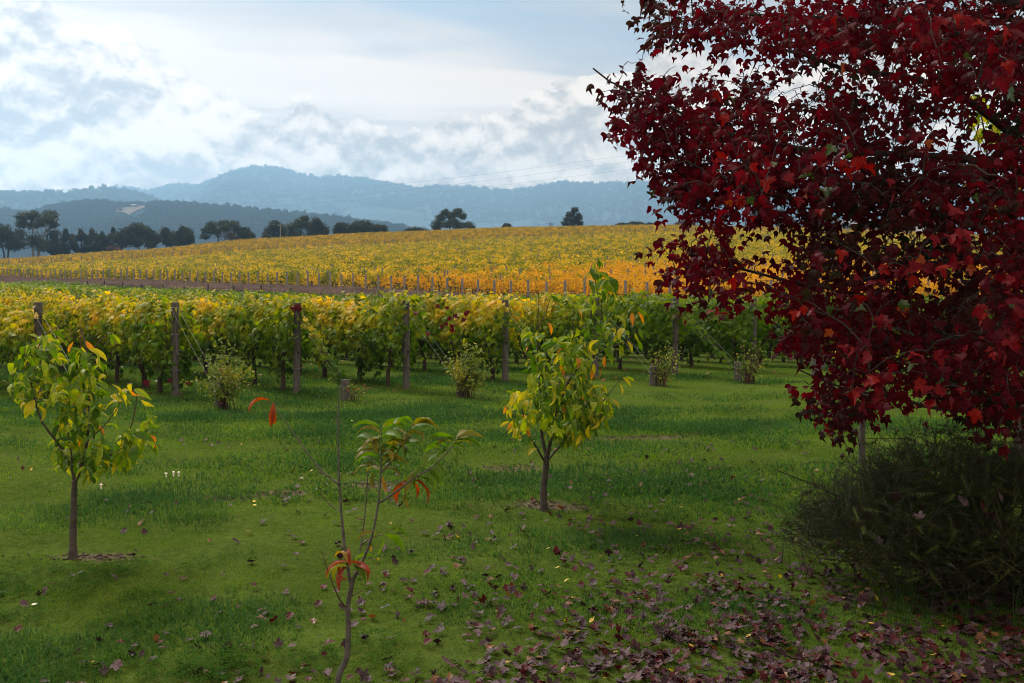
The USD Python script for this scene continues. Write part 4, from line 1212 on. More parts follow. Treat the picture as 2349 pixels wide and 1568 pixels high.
for (x, y, rx, ry, n) in [(90, 1335, 1.2, .6, 36), (470, 1530, .9, .5, 12), (600, 1545, .8, .4, 8), (180, 1400, .8, .5, 14), (330, 1560, .6, .4, 7)]:
    c = ground_at(x, y); q = rg.normal(size=(n, 2)) * [rx * .5, ry * .5]
    CP.append(np.column_stack([c[0] + q[:, 0], c[1] + q[:, 1], ground_z(c[0] + q[:, 0], c[1] + q[:, 1])]))
CP = np.vstack(CP)
tag(instancer("clover", [(clover_patch(q), clover) for q in range(3)], CP, rg.integers(0, 3, len(CP)), rg.uniform(0, 6.28, len(CP)), rg.uniform(.8, 1.2, len(CP))), "dark round leaved clover in the lower left lawn", "clover", kind="stuff")
# bark chips on the bare spots
chips = leafy("bark_chip", [(0, (.04, .028, .02)), (.6, (.11, .078, .055)), (1, (.24, .18, .125))], scale=5, amount=.2, trans=0.02, rough=.9)
CH = []
for c, a, b in BARE:
    n = int(110 * a * b / .12) + 20
    q = rg.normal(size=(n, 2)) * [a * .55, b * .6]
    CH.append(np.column_stack([c[0] + q[:, 0], c[1] + q[:, 1], ground_z(c[0] + q[:, 0], c[1] + q[:, 1]) + .008]))
CH = np.vstack(CH); r = rg
cb = trimesh.creation.box([.030, .010, .005])
nn = np.tile([0, 0, 1.0], (len(CH), 1)); dd = np.column_stack([rg.normal(size=(len(CH), 2)), np.zeros(len(CH))])
tag(obj("bark_chips", scatter_leaves((np.array(cb.vertices), np.array(cb.faces)), CH, frames(nn, dd, rg, .25), rg.uniform(.5, 1.5, len(CH))), chips), "brown bark chips scattered on the bare soil patches", "bark chips", kind="stuff")


# ------------------------------------------------------------------ young fruit trees
bark_young = plain("young_bark", (.022, .017, .014), rough=.8, scale=10, stretch=(1, 1, 2.5), bump=.004, col2=(.066, .055, .046))
bark_grey = plain("grey_bark", (.030, .026, .023), rough=.75, scale=14, stretch=(1, 1, 2), bump=.003, col2=(.078, .07, .062))
twig_red = plain("twig_red", (.045, .022, .017), rough=.6, vary=.4, scale=8)


def leaf_mat(name, a, b, trans=.46, rough=.5, spec=.18):
    n = {"oi": ("geometry", {}), "nz": ("noise_texture", {"scale": 16.0, "detail": 5.0, "roughness": .68}), "r": ("rgb_ramp", {"ramp": [(.30, a), (.60, b), (.70, tuple(.8 * q for q in b)), (.76, (.10 + .3 * b[0], .05 + .25 * b[1], .02))]}), "p": ("principled_bsdf", {"roughness": rough, "specular_ior_level": spec}),
         "t": ("translucent_bsdf", {}), "hs": ("hsv", {"saturation": 1.1, "value": 1.3}), "mx": ("mix_closure", {"fac": trans})}
    L = [("oi.position", "nz.vector"), ("nz.fac", "r.fac"), ("r.color", "p.base_color"), ("r.color", "hs.color"), ("hs.color", "t.color"), ("p.BSDF", "mx.closure1"), ("t.BSDF", "mx.closure2")]
    return usdkit.material(stage, f"/World/Looks/{name}", n, L, surface="mx.closure")


CH_LEAF = [leaf_mat("fruit_leaf_green", (.052, .115, .007), (.105, .175, .010)), leaf_mat("fruit_leaf_lime", (.125, .20, .010), (.25, .29, .015)), leaf_mat("fruit_leaf_yellow", (.30, .30, .016), (.48, .38, .025)), leaf_mat("fruit_leaf_orange", (.45, .24, .03), (.55, .17, .03)), leaf_mat("fruit_leaf_dark", (.026, .070, .007), (.06, .12, .009))]
PROF = [.05, .55, .88, 1.0, .92, .66, .30, .02]


def add_leaf(parent, p, direction, length, width, mat, r, droop=None, curl=None, face=None, prof=PROF):
    """One leaf as a part of its own."""
    v, f = leaf_grid(prof, length, width, fold=r.uniform(.25, .85), droop=r.uniform(.7, 1.3) if droop is None else droop, curl=r.uniform(.3, 1.2) if curl is None else curl, twist=r.normal() * .35)
    wav = .035 * length * np.sin(np.arange(len(v)) // 3 * 2.1 + r.uniform(0, 6)) * np.abs(v[:, 0]) / (width / 2 + 1e-6)
    v[:, 2] += wav
    d = np.asarray(direction, float); d = d / np.linalg.norm(d)
    up = np.array([0, 0, 1.0]) if face is None else np.asarray(face, float)
    up = up + r.normal(size=3) * .25
    x = np.cross(d, up); x /= np.linalg.norm(x) + 1e-9
    z = np.cross(x, d)
    R = np.stack([x, d, z], 1)
    k = str(parent.GetPath()); LEAFN.setdefault(k, [0, {}]); LEAFN[k][0] += 1
    if LEAFN[k][0] > 300:
        LEAFN[k][1].setdefault(str(mat.GetPath()), (MB(), mat))[0].add(v @ R.T + p, f)
        return None
    return obj("leaf", (v @ R.T + p, f), mat, parent, True)


def rest_of_leaves(parent):
    for m, mat in LEAFN.get(str(parent.GetPath()), [0, {}])[1].values():
        tag(obj("foliage", m.mesh(), mat, parent, True), kind="stuff")


LEAFN = {}


def young_tree(label, base_px, trunk, branches, masses, singles, leaf_len, leaf_w, weights, seed, full=1.3, bark=bark_young, r0=.042, depth=None, name="young_fruit_tree", spread=.34):
    r = np.random.default_rng(seed)
    b = ground_at(*base_px); d0 = b[1] if depth is None else depth
    b[2] = float(ground_z(b[0], b[1]))
    t = thing(name, label, "young tree", b)
    P3 = lambda x, y, dz=0.0: W(x, y, d0 + dz) - b
    m = MB()
    pts = smooth_path([P3(*q) for q in trunk], 14); pts[0][2] -= .06
    rad = np.linspace(r0, r0 * .72, 14) * (1 + .06 * np.sin(np.arange(14) * 1.9)); rad[0] *= 1.35; rad[1] *= 1.1
    m.tube(pts, rad, 10)
    obj("trunk", m.mesh(), bark, t, 60)
    anchors = []
    for br in branches:
        pp = smooth_path([P3(*q) for q in br["p"]], br.get("n", 14))
        m = MB(); m.tube(pp, np.linspace(br["r"], max(.0025, br["r"] * .3), len(pp)), 7)
        obj("branch", m.mesh(), bark if br["r"] > .007 else twig_red, t, 60)
        anchors.append(pp)
    A = np.vstack(anchors)
    px = np.column_stack([CX + (A[:, 0] + b[0]) / (A[:, 1] + b[1]) * FPX, HZ - (A[:, 2] + b[2] - CAM_H) / (A[:, 1] + b[1]) * FPX])
    w = np.array(weights, float); w /= w.sum()
    for (x, y, dx, dy, L, mi) in singles:
        p = P3(x, y, r.normal() * .08); dirn = np.array([dx, r.normal() * .35, -dy])
        add_leaf(t, p, dirn, L, leaf_w * .95 * L / leaf_len, CH_LEAF[mi], r, droop=r.uniform(.1, .5), curl=r.uniform(.1, .5), face=(r.normal() * .4, -1, .5))
    for (poly, n, dz, wt) in masses:
        pg = _P(poly); x0, y0, x1, y1 = pg.bounds
        ww = w if wt is None else np.array(wt, float) / np.sum(wt)
        k = 0; n = int(n * full)
        while k < n:
            q = np.array([r.uniform(x0, x1), r.uniform(y0, y1)])
            if not pg.contains(_Pt(*q)): continue
            k += 1
            p = P3(q[0], q[1], dz + r.normal() * spread)
            j = int(np.argmin(((A - p) ** 2).sum(1)))
            out = p - A[j]; out[2] *= .3
            dirn = out / (np.linalg.norm(out) + .05) * .7 + np.array([r.normal() * .5, r.normal() * .5, -.25 + r.normal() * .3])
            L = leaf_len * r.uniform(.55, 1.22)
            face = np.array([out[0] * .6, -.45 + r.normal() * .3, .9])
            add_leaf(t, p - dirn / np.linalg.norm(dirn) * L * .3 + [0, 0, L * .35], dirn, L, leaf_w * L / leaf_len * r.uniform(.8, 1.15), CH_LEAF[r.choice(len(w), p=ww)], r, face=face)
    rest_of_leaves(t)
    return t


Z7 = lambda x, y, dz=0.0: (1039.8 + x * .4292, 550.5 + y * .4292, dz)
Z7p = lambda pts: [Z7(*p)[:2] for p in pts]
young_tree("taller young tree with lime green hanging leaves and a bare tipped leader", (1249, 1172),
    [Z7(488, 1447), Z7(482, 1340), Z7(495, 1220), Z7(500, 1150)],
    [dict(p=[Z7(497, 1200), Z7(450, 1120, -.1), Z7(385, 1000, -.2), Z7(370, 885, -.25)], r=.013), dict(p=[Z7(385, 1000, -.2), Z7(330, 950, -.25), Z7(280, 890, -.3)], r=.006),
     dict(p=[Z7(497, 1160), Z7(470, 1000, .1), Z7(470, 870, .15), Z7(455, 700, .15), Z7(450, 520, .1)], r=.018), dict(p=[Z7(452, 560, .1), Z7(450, 480, .1), Z7(480, 420, .12), Z7(525, 290, .15)], r=.006), dict(p=[Z7(452, 480, .1), Z7(455, 270, .05)], r=.005),
     dict(p=[Z7(505, 1150), Z7(525, 1050, -.05), Z7(560, 900, -.1), Z7(620, 750, -.1), Z7(700, 640, -.05), Z7(760, 520, 0)], r=.02), dict(p=[Z7(715, 560, 0), Z7(725, 470, .05), Z7(750, 300, .1), Z7(774, 95, .12)], r=.009),
     dict(p=[Z7(760, 470, .05), Z7(805, 400, .1), Z7(832, 250, .12)], r=.006), dict(p=[Z7(790, 430, .05), Z7(797, 250, 0)], r=.004), dict(p=[Z7(640, 520, .1), Z7(640, 330, .1)], r=.005),
     dict(p=[Z7(690, 660, -.05), Z7(810, 590, -.15), Z7(930, 535, -.2), Z7(992, 478, -.22)], r=.010), dict(p=[Z7(825, 580, -.15), Z7(880, 485, -.1), Z7(955, 385, -.1)], r=.006),
     dict(p=[Z7(500, 1190), Z7(545, 1130, .1), Z7(640, 1040, .2), Z7(720, 960, .25), Z7(770, 850, .25)], r=.013), dict(p=[Z7(795, 870, .2), Z7(850, 800, .2), Z7(905, 730, .2)], r=.005), dict(p=[Z7(640, 1040, .2), Z7(735, 1000, .15), Z7(800, 935, .1)], r=.007)],
    [(Z7p([(380, 520), (450, 500), (560, 560), (700, 500), (760, 600), (720, 760), (800, 900), (810, 1000), (740, 1060), (640, 1110), (560, 1100), (480, 1050), (400, 800)]), 330, 0.0, None),
     (Z7p([(640, 560), (900, 520), (920, 600), (820, 650), (760, 640), (690, 700)]), 38, -.1, None), (Z7p([(730, 480), (880, 420), (960, 520), (880, 560)]), 12, -.1, None),
     (Z7p([(290, 850), (390, 840), (440, 940), (420, 1050), (330, 1080), (300, 1000)]), 40, -.2, (2, 4, 5, .6, .3)), (Z7p([(395, 1070), (430, 1060), (440, 1140), (400, 1160)]), 4, -.1, None), (Z7p([(690, 840), (800, 800), (870, 930), (820, 1010), (700, 1000)]), 46, .2, (2, 4, 2, 0, 1)),
     (Z7p([(735, 190), (800, 150), (900, 330), (870, 430), (720, 480), (715, 350)]), 24, .05, (4, 4, .6, .3, 3)), (Z7p([(470, 900), (760, 880), (790, 1010), (640, 1120), (480, 1060)]), 60, 0, None), (Z7p([(560, 1060), (720, 1020), (660, 1130), (600, 1130)]), 14, 0, (2, 4, 2, 0, 1))],
    [Z7(772, 110)[:2] + (.6, .7, .13, 0), Z7(770, 100)[:2] + (.3, 1, .12, 4), Z7(760, 120)[:2] + (-.3, 1, .12, 1), Z7(768, 150)[:2] + (-.25, 1, .12, 0), Z7(765, 170)[:2] + (.8, .5, .14, 1), Z7(800, 240)[:2] + (1, .7, .15, 0), Z7(835, 245)[:2] + (.7, .8, .15, 4), Z7(790, 180)[:2] + (.9, .6, .13, 1),
     Z7(830, 250)[:2] + (.4, 1, .13, 3), Z7(795, 270)[:2] + (.3, 1, .13, 4), Z7(525, 290)[:2] + (.9, .9, .12, 1), Z7(520, 300)[:2] + (1, .6, .12, 4), Z7(510, 440)[:2] + (.3, 1, .14, 3), Z7(640, 350)[:2] + (1, .3, .13, 1), Z7(670, 380)[:2] + (.6, .8, .12, 3),
     Z7(955, 390)[:2] + (0, 1, .14, 3), Z7(985, 385)[:2] + (.6, 1, .14, 3), Z7(980, 360)[:2] + (.9, .8, .14, 0), Z7(990, 470)[:2] + (.3, 1, .13, 0), Z7(1000, 480)[:2] + (.8, .6, .13, 4), Z7(970, 490)[:2] + (.4, 1, .14, 1), Z7(985, 540)[:2] + (.6, 1, .14, 0), Z7(930, 540)[:2] + (.5, 1, .14, 2), Z7(890, 560)[:2] + (.1, 1, .14, 1), Z7(870, 490)[:2] + (-.2, 1, .14, 2), Z7(830, 590)[:2] + (.3, 1, .15, 1),
     Z7(740, 690)[:2] + (0, 1, .12, 3), Z7(785, 690)[:2] + (.1, 1, .12, 3), Z7(810, 620)[:2] + (-.1, 1, .12, 3), Z7(750, 660)[:2] + (0, 1, .13, 2), Z7(905, 735)[:2] + (.8, .8, .13, 2), Z7(915, 735)[:2] + (1, .3, .13, 1), Z7(890, 770)[:2] + (.4, .9, .12, 2), Z7(850, 850)[:2] + (.7, .8, .13, 2), Z7(300, 970)[:2] + (-.9, .5, .12, 2), Z7(320, 965)[:2] + (-.5, .9, .12, 3), Z7(285, 885)[:2] + (-.2, .6, .10, 3), Z7(340, 850)[:2] + (-.8, .5, .13, 2), Z7(755, 330)[:2] + (-.1, 1, .14, 1), Z7(745, 400)[:2] + (.7, .8, .14, 0),
     Z7(700, 420)[:2] + (.9, .5, .14, 0), Z7(840, 310)[:2] + (.9, .9, .15, 1), Z7(860, 330)[:2] + (.7, .9, .15, 0)],
    .165, .060, (5, 5, .9, .12, 3), 11, full=1.6, r0=.038)

Z5 = lambda x, y, dz=0.0: (x * .468, 611.6 + y * .468, dz)
Z5p = lambda pts: [Z5(*p)[:2] for p in pts]
young_tree("left young tree with drooping yellow green leaves on a straight stem", (168, 1279),
    [Z5(358, 1427), Z5(358, 1320), Z5(362, 1180), Z5(365, 1055)],
    [dict(p=[Z5(365, 1060), Z5(345, 900, .05), Z5(328, 750, .08), Z5(330, 620, .1)], r=.014), dict(p=[Z5(368, 1060), Z5(412, 930, -.1), Z5(434, 800, -.12), Z5(440, 560, -.1), Z5(428, 430, -.1), Z5(395, 300, -.05)], r=.015),
     dict(p=[Z5(350, 960, -.1), Z5(275, 855, -.15), Z5(198, 745, -.2), Z5(178, 680, -.2), Z5(150, 560, -.2), Z5(125, 400, -.2)], r=.012), dict(p=[Z5(385, 1000, .1), Z5(490, 945, .15), Z5(530, 930, .15), Z5(620, 885, .18), Z5(705, 765, .2)], r=.010),
     dict(p=[Z5(445, 840, 0), Z5(545, 740, .05), Z5(600, 650, .05)], r=.005), dict(p=[Z5(620, 835, .1), Z5(660, 720, .12), Z5(672, 600, .12)], r=.006), dict(p=[Z5(180, 430, -.2), Z5(215, 345, -.15), Z5(270, 302, -.1), Z5(318, 286, -.1)], r=.006),
     dict(p=[Z5(452, 420, -.1), Z5(495, 360, -.1), Z5(550, 325, -.1)], r=.006), dict(p=[Z5(230, 640, -.2), Z5(260, 520, -.2), Z5(225, 400, -.2), Z5(200, 340, -.2)], r=.007), dict(p=[Z5(395, 400, -.1), Z5(398, 300, -.1)], r=.005)],
    [(Z5p([(50, 510), (150, 410), (270, 420), (335, 600), (320, 730), (170, 740), (60, 650)]), 150, -.15, None), (Z5p([(335, 440), (480, 450), (525, 620), (470, 740), (345, 660)]), 92, -.1, None), (Z5p([(330, 650), (480, 690), (545, 790), (500, 900), (520, 1040), (430, 1085), (340, 1040), (260, 1000), (270, 800)]), 160, 0, (4, 4, 1, .05, 4)),
     (Z5p([(490, 930), (640, 830), (745, 740), (765, 860), (690, 960), (600, 1010), (500, 990)]), 76, .15, None), (Z5p([(545, 640), (650, 600), (725, 680), (560, 740)]), 13, .05, (1, 3, 5, 1, .3)), (Z5p([(120, 370), (280, 350), (290, 430), (110, 450)]), 18, -.15, None)],
    [Z5(130, 375)[:2] + (-.1, 1, .13, 1), Z5(160, 380)[:2] + (.9, .3, .14, 2), Z5(360, 370)[:2] + (-.5, .9, .11, 3), Z5(420, 365)[:2] + (.6, .8, .12, 3), Z5(400, 395)[:2] + (.3, .9, .11, 2), Z5(550, 330)[:2] + (.6, .9, .13, 1), Z5(545, 330)[:2] + (.1, 1, .12, 0), Z5(225, 350)[:2] + (.9, .5, .13, 2), Z5(215, 355)[:2] + (.2, 1, .14, 1), Z5(235, 360)[:2] + (.8, .9, .14, 0),
     Z5(640, 605)[:2] + (.4, .9, .12, 3), Z5(700, 665)[:2] + (.9, .3, .11, 2), Z5(740, 730)[:2] + (.1, 1, .15, 1), Z5(730, 850)[:2] + (.6, .8, .10, 3), Z5(520, 930)[:2] + (0, 1, .14, 2), Z5(385, 840)[:2] + (.2, 1, .12, 3), Z5(600, 900)[:2] + (-.2, 1, .15, 0), Z5(595, 940)[:2] + (.2, 1, .15, 1)],
    .160, .057, (4, 5, 1.3, .05, 3), 12, full=1.1, r0=.031, spread=.26)

# thin peach like tree in front, nearly bare
Z6 = lambda x, y, dz=0.0: (550.5 + x * .4537, 856.3 + y * .4537, dz)
PEACH = [leaf_mat("long_leaf_green", (.045, .11, .010), (.10, .17, .014)), leaf_mat("long_leaf_olive", (.08, .10, .012), (.17, .14, .016)), leaf_mat("long_leaf_red", (.15, .028, .012), (.25, .05, .015)), leaf_mat("long_leaf_russet", (.20, .12, .018), (.28, .17, .025))]
LPROF = [.08, .45, .75, .95, 1.0, .92, .72, .42, .05]
b = ground_at(773, 1592); b[2] = float(ground_z(b[0], b[1])); d0 = b[1]
pt = thing("young_peach_tree", "thin nearly bare young tree with curled long leaves, closest to the viewer", "young tree", b)
P6 = lambda x, y, dz=0.0: W(*Z6(x, y)[:2], d0 + dz) - b
r = np.random.default_rng(13)
m = MB(); pp = smooth_path([P6(492, 1640), P6(500, 1530), P6(522, 1480), P6(541, 1440), P6(548, 1300), P6(546, 1180), P6(560, 1100), P6(572, 1040)], 18)
m.tube(pp, np.linspace(.0175, .0125, 18) * (1 + .08 * np.sin(np.arange(18) * 2.2)), 9); obj("trunk", m.mesh(), bark_grey, pt, 60)
BR = [([(565, 1085), (541, 960, .05), (521, 800, .08), (508, 650, .1), (498, 450, .12), (495, 240, .13), (503, 60, .14)], .0095), ([(572, 1045), (620, 950, -.05), (668, 820, -.08), (700, 650, -.1), (712, 510, -.1), (714, 280, -.1)], .0085), ([(588, 990), (618, 830, .1), (640, 610, .14), (655, 330, .16)], .0055),
      ([(705, 655, -.1), (790, 600, -.15), (880, 530, -.18), (960, 485, -.2), (1040, 410, -.22), (1092, 338, -.22)], .0062), ([(502, 560, .1), (430, 510, .15), (330, 390, .2), (240, 260, .25), (190, 190, .27), (165, 146, .28), (140, 142, .28)], .0055), ([(541, 1190), (505, 1145, -.05), (445, 1000, -.1), (411, 893, -.12)], .0048),
      ([(560, 1130), (590, 1115), (622, 1098)], .003), ([(508, 698, .1), (450, 662, .15), (410, 602, .18)], .0035), ([(526, 882, .05), (475, 848, .1)], .0032), ([(714, 500, -.1), (790, 410, -.05), (835, 330, 0), (877, 255, .02)], .005), ([(618, 872, 0), (690, 825, -.1), (728, 815, -.12)], .0035), ([(455, 525, .13), (385, 495, .15)], .003), ([(497, 262, .13), (470, 210, .15)], .0028), ([(497, 262, .13), (520, 240, .12)], .0026), ([(640, 570, .14), (665, 600, .12)], .0025)]
for q, rad in BR:
    pp = smooth_path([P6(*a) for a in q], 16); m = MB(); m.tube(pp, np.linspace(rad, max(.0018, rad * .3), 16) * (1 + .12 * (np.arange(16) % 4 == 0)), 6); obj("branch", m.mesh(), bark_grey if rad > .005 else twig_red, pt, 60)
PL = []
for y in np.linspace(285, 500, 12):
    for s in (-1, 1):
        PL.append((714, y, s * r.uniform(.4, .8), -.55, r.uniform(.10, .13), r.choice([0, 0, 1, 1])))
for k, f in enumerate(np.linspace(0, 1, 8)):
    x, y = 800 + 77 * f, 395 - 140 * f
    for s in (-1, 1): PL.append((x, y, s * r.uniform(.4, .9), -.6, r.uniform(.10, .13), r.choice([0, 1, 1, 0])))
for k, f in enumerate(np.linspace(0, 1, 13)):
    x, y = 850 + 240 * f, 556 - 216 * f
    for s in (-1, 1): PL.append((x, y, s * r.uniform(.3, .8), -.45 if f > .5 else .1, r.uniform(.09, .13), r.choice([0, 0, 1, 1]) if f > .12 else 2))
PL += [(1090, 340, .8, -.6, .12, 1), (1090, 345, .6, -.2, .12, 0), (1085, 345, -.8, -.6, .12, 0), (170, 150, .1, 1, .10, 2), (172, 160, -.05, 1, .09, 2), (150, 140, -.9, -.4, .11, 2), (728, 816, .8, -.5, .12, 0), (725, 820, .4, .1, .12, 0), (700, 822, -.6, -.4, .10, 1), (720, 822, .05, .6, .11, 0), (830, 610, .1, 1, .07, 1), (720, 520, .2, 1, .08, 3), (680, 500, -.4, .9, .09, 1)]
for k in range(11):
    PL.append((545 + r.uniform(-18, 35), 965 + r.uniform(-12, 18), r.normal() * .7, -.3 + r.normal() * .2, r.uniform(.10, .14), r.choice([2, 2, 3, 1, 0])))
PL += [(515, 940, -.4, .9, .09, 2), (505, 1010, -.2, 1, .06, 3), (655, 860, .2, .5, .04, 3)]
for (x, y, dx, dy, L, mi) in PL:
    p = P6(x, y, r.normal() * .05 - .03)
    add_leaf(pt, p, (dx, r.normal() * .5 - .1, -dy), L * 1.4, L * .40, PEACH[mi], r, droop=r.uniform(.8, 1.4), curl=r.uniform(.3, 1.0), prof=LPROF)

# two young trees further right, mostly hidden by the maple
young_tree("young tree with lime leaves half hidden behind the lowest maple branch", (1978, 1066), [(1978, 1068), (1977, 1010), (1980, 950), (1984, 905)],
    [dict(p=[(1982, 915), (1950, 880, 0), (1925, 850, -.1), (1900, 805, -.1)], r=.011), dict(p=[(1984, 910), (2010, 860, .1), (2040, 815, .15)], r=.011), dict(p=[(1983, 910), (1985, 850, .1), (1975, 800, .1)], r=.011), dict(p=[(1984, 930), (2060, 870, .1), (2110, 830, .1)], r=.009)],
    [([(1930, 860), (1985, 800), (2055, 800), (2065, 870), (2000, 910), (1950, 890)], 70, 0, (2, 5, 3, .2, 1)), ([(2040, 800), (2130, 790), (2120, 880), (2040, 900)], 30, .1, None)], [(1900, 806, -.3, 1, .13, 3), (1905, 806, .9, .2, .14, 2), (1900, 806, .6, .7, .13, 1), (1935, 850, -.2, 1, .14, 2)], .145, .066, (3, 5, 2, .1, 1.5), 21, bark=bark_grey, r0=.045)
young_tree("taller lime leaved young tree behind the maple at the right edge", (2338, 1042), [(2338, 1044), (2336, 980), (2334, 900), (2320, 780)],
    [dict(p=[(2320, 785), (2290, 650, 0), (2270, 500, .1), (2262, 330, .1), (2240, 225, .1)], r=.03), dict(p=[(2300, 700), (2230, 640, .1), (2190, 590, .1)], r=.014), dict(p=[(2275, 480), (2310, 380, 0), (2330, 300, 0)], r=.014), dict(p=[(2330, 850), (2400, 700), (2440, 520)], r=.02)],
    [([(2205, 230), (2250, 225), (2300, 300), (2345, 330), (2330, 370), (2260, 350), (2225, 300)], 95, .1, (2, 6, 2.5, .1, .4)), ([(2140, 590), (2240, 590), (2250, 640), (2200, 655), (2150, 630)], 36, .1, (2, 6, 2, 0, 1)), ([(2210, 420), (2400, 380), (2430, 620), (2260, 600)], 75, .1, None)], [], .125, .105, (2, 5, 2, .1, 1), 22, bark=bark_grey, r0=.055)


# ------------------------------------------------------------------ rose bushes at the heads of the rows
rose_leaf = leafy("rose_leaf", [(0, (.045, .085, .010)), (.3, (.12, .16, .012)), (.5, (.34, .29, .018)), (.85, (.55, .38, .03)), (1, (.40, .14, .03))], scale=2.5, amount=.45, trans=.4, spec=.2)
rose_hip = plain("rose_hip", (.42, .02, .015), rough=.3, vary=.3, spec=.5)
ROSELEAF = (np.array([[0, 0, 0], [.3, .35, .06], [.26, .7, .02], [0, 1, -.1], [-.26, .7, .02], [-.3, .35, .06]]), np.array([[0, 1, 2], [0, 2, 3], [0, 3, 4], [0, 4, 5]]))


def rose(label, bx, by, x0, x1, y0, y1, nl, nc, nh, seed, sz=.058, dens_low=1.0):
    r = np.random.default_rng(seed); b = ground_at(bx, by); b[2] = float(ground_z(b[0], b[1])); d = b[1]; m = d / FPX
    t = thing("rose_bush", label, "rose bush", b)
    cx, w, top, low = ((x0 + x1) / 2 - bx) * m, (x1 - x0) * m / 2, (by - y0) * m, (by - y1) * m
    tips = []
    for k in range(nc):
        a = r.uniform(0, 6.28); rad = math.sqrt(r.random()); e = np.array([cx + w * rad * math.cos(a), w * .8 * rad * math.sin(a), low + (top - low) * (r.uniform(.35, 1.0) * math.sqrt(max(.12, 1 - .7 * rad ** 2)))])
        s = np.array([r.normal() * .07, r.normal() * .06, -.03]); pth = smooth_path([s, s + [0, 0, .12], (s + e) / 2 + [r.normal() * .06, r.normal() * .06, .08], e], 10)
        mb = MB(); mb.tube(pth, np.linspace(r.uniform(.006, .014), .002, 10), 5); obj("cane", mb.mesh(), cane_brown if k % 3 else vine_bark, t, 60); tips.append(pth[3:])
    A = np.vstack(tips)
    p = A[r.integers(0, len(A), nl)] + r.normal(size=(nl, 3)) * [.09, .09, .07]
    p = p[p[:, 2] > low * .7]
    obj("foliage", scatter_leaves(ROSELEAF, p, frames(np.column_stack([r.normal(size=len(p)) * .5, -np.abs(r.normal(size=len(p))), np.full(len(p), .9)]), np.column_stack([r.normal(size=(len(p), 2)), np.full(len(p), -.4)]), r, .4), sz * r.uniform(.6, 1.3, len(p))), rose_leaf, t)
    for k in range(nh):
        q = A[r.integers(0, len(A))] + r.normal(size=3) * .04; s = trimesh.creation.icosphere(1, .011); s.vertices[:, 2] *= 1.2; obj("rose_hip", (s.vertices + q, s.faces), rose_hip, t, True)
    return t


rose("left round rose bush with glossy yellow green leaves at a row head", 516, 940, 446, 580, 778, 905, 1300, 34, 7, 1)
rose("middle round rose bush, yellow leaved with a dark clump of canes", 1070, 914, 1016, 1130, 768, 890, 1200, 30, 4, 2)
rose("leggy sparse rose bush right of the taller young tree", 1518, 886, 1484, 1562, 762, 875, 320, 22, 6, 3)
rose("upright thin caned rose with few pale leaves in front of the clear end post", 1716, 880, 1678, 1756, 762, 872, 190, 34, 3, 4)
rose("small straggly rose with red hips beside an orange leaved vine shoot", 817, 922, 795, 842, 850, 915, 60, 7, 9, 5)


# ------------------------------------------------------------------ the red maple
maple_bark = plain("maple_bark", (.010, .008, .007), rough=.9, scale=9, stretch=(1, 1, .5), bump=.004, col2=(.030, .025, .022))
MAPLE_ST = [(0, (.012, .022, .006)), (.07, (.028, .010, .007)), (.14, (.045, .003, .006)), (.45, (.165, .003, .009)), (.75, (.33, .006, .011)), (.93, (.40, .026, .010)), (1, (.30, .07, .012))]
maple_leaf = leafy("maple_leaf", MAPLE_ST, scale=1.1, amount=.35, rough=.5, trans=.44, spec=.05)
MAPLE_P = [leaf_mat("maple_leaf_wine", (.038, .003, .007), (.075, .004, .009), .3, .5, .06), leaf_mat("maple_leaf_crimson", (.075, .004, .008), (.135, .006, .010), .33, .5, .06), leaf_mat("maple_leaf_scarlet", (.13, .006, .008), (.20, .012, .009), .35, .5, .06), leaf_mat("maple_leaf_rust", (.14, .022, .009), (.20, .045, .012), .35, .5, .06), leaf_mat("maple_leaf_green", (.014, .032, .008), (.035, .06, .012), .3, .35, .5)]
GRID = """0 0 3 4 6 8 9 9 9 8 9 9 9 9 9 9 9 9 9 9 9
0 1 1 6 6 6 8 5 8 8 9 9 8 8 8 9 9 9 9 9 9
0 2 2 1 1 1 1 3 4 6 7 5 6 7 7 8 8 9 9 9 9
3 2 5 4 3 4 5 5 4 3 4 5 5 5 7 8 8 9 8 8 9
1 6 8 8 7 7 8 8 6 5 5 6 6 7 7 7 6 5 6 8 9
1 6 9 9 9 9 9 9 9 7 6 7 7 7 7 5 4 3 4 7 9
0 2 7 9 9 9 9 9 9 9 8 8 8 7 7 5 4 3 4 7 9
0 0 5 8 9 9 9 9 9 9 9 9 9 9 8 8 8 8 8 8 9
0 0 1 7 9 9 9 9 9 9 9 9 9 9 9 9 9 9 9 9 9
0 0 0 1 6 8 8 8 6 6 9 9 9 9 9 9 9 9 8 8 9
0 0 0 1 5 5 3 1 0 4 8 8 7 6 6 7 8 8 8 8 9
0 0 0 4 8 8 6 3 1 4 8 8 7 7 7 8 8 8 8 8 9
0 0 0 3 7 8 8 5 4 7 8 8 8 7 7 6 5 6 9 9 9
0 0 0 0 2 5 4 2 4 8 9 9 9 8 8 7 7 8 9 9 9
0 0 0 0 0 0 0 0 3 7 9 9 9 9 9 9 9 9 9 9 9
0 0 0 0 0 0 0 0 2 7 9 9 9 9 9 9 9 9 9 9 9
0 0 0 0 0 0 0 0 0 3 4 5 6 7 8 9 9 9 9 9 9
0 0 0 0 0 0 0 0 0 2 4 6 6 6 6 7 8 9 9 9 9
0 0 0 0 0 0 0 0 0 0 6 8 7 5 2 3 4 7 9 9 9
0 0 0 0 0 0 0 0 0 0 0 6 3 0 0 0 0 2 5 4 5"""
G = np.array([[int(c) for c in row.split()] for row in GRID.split("\n")], float)
r = np.random.default_rng(99)
TR = np.array([5.6, 7.9, 0.0])
mt = thing("maple_tree", "large dark red maple filling the right side of the view", "tree", (TR[0], TR[1], 0.0))
MP = []                                                     # cluster centres
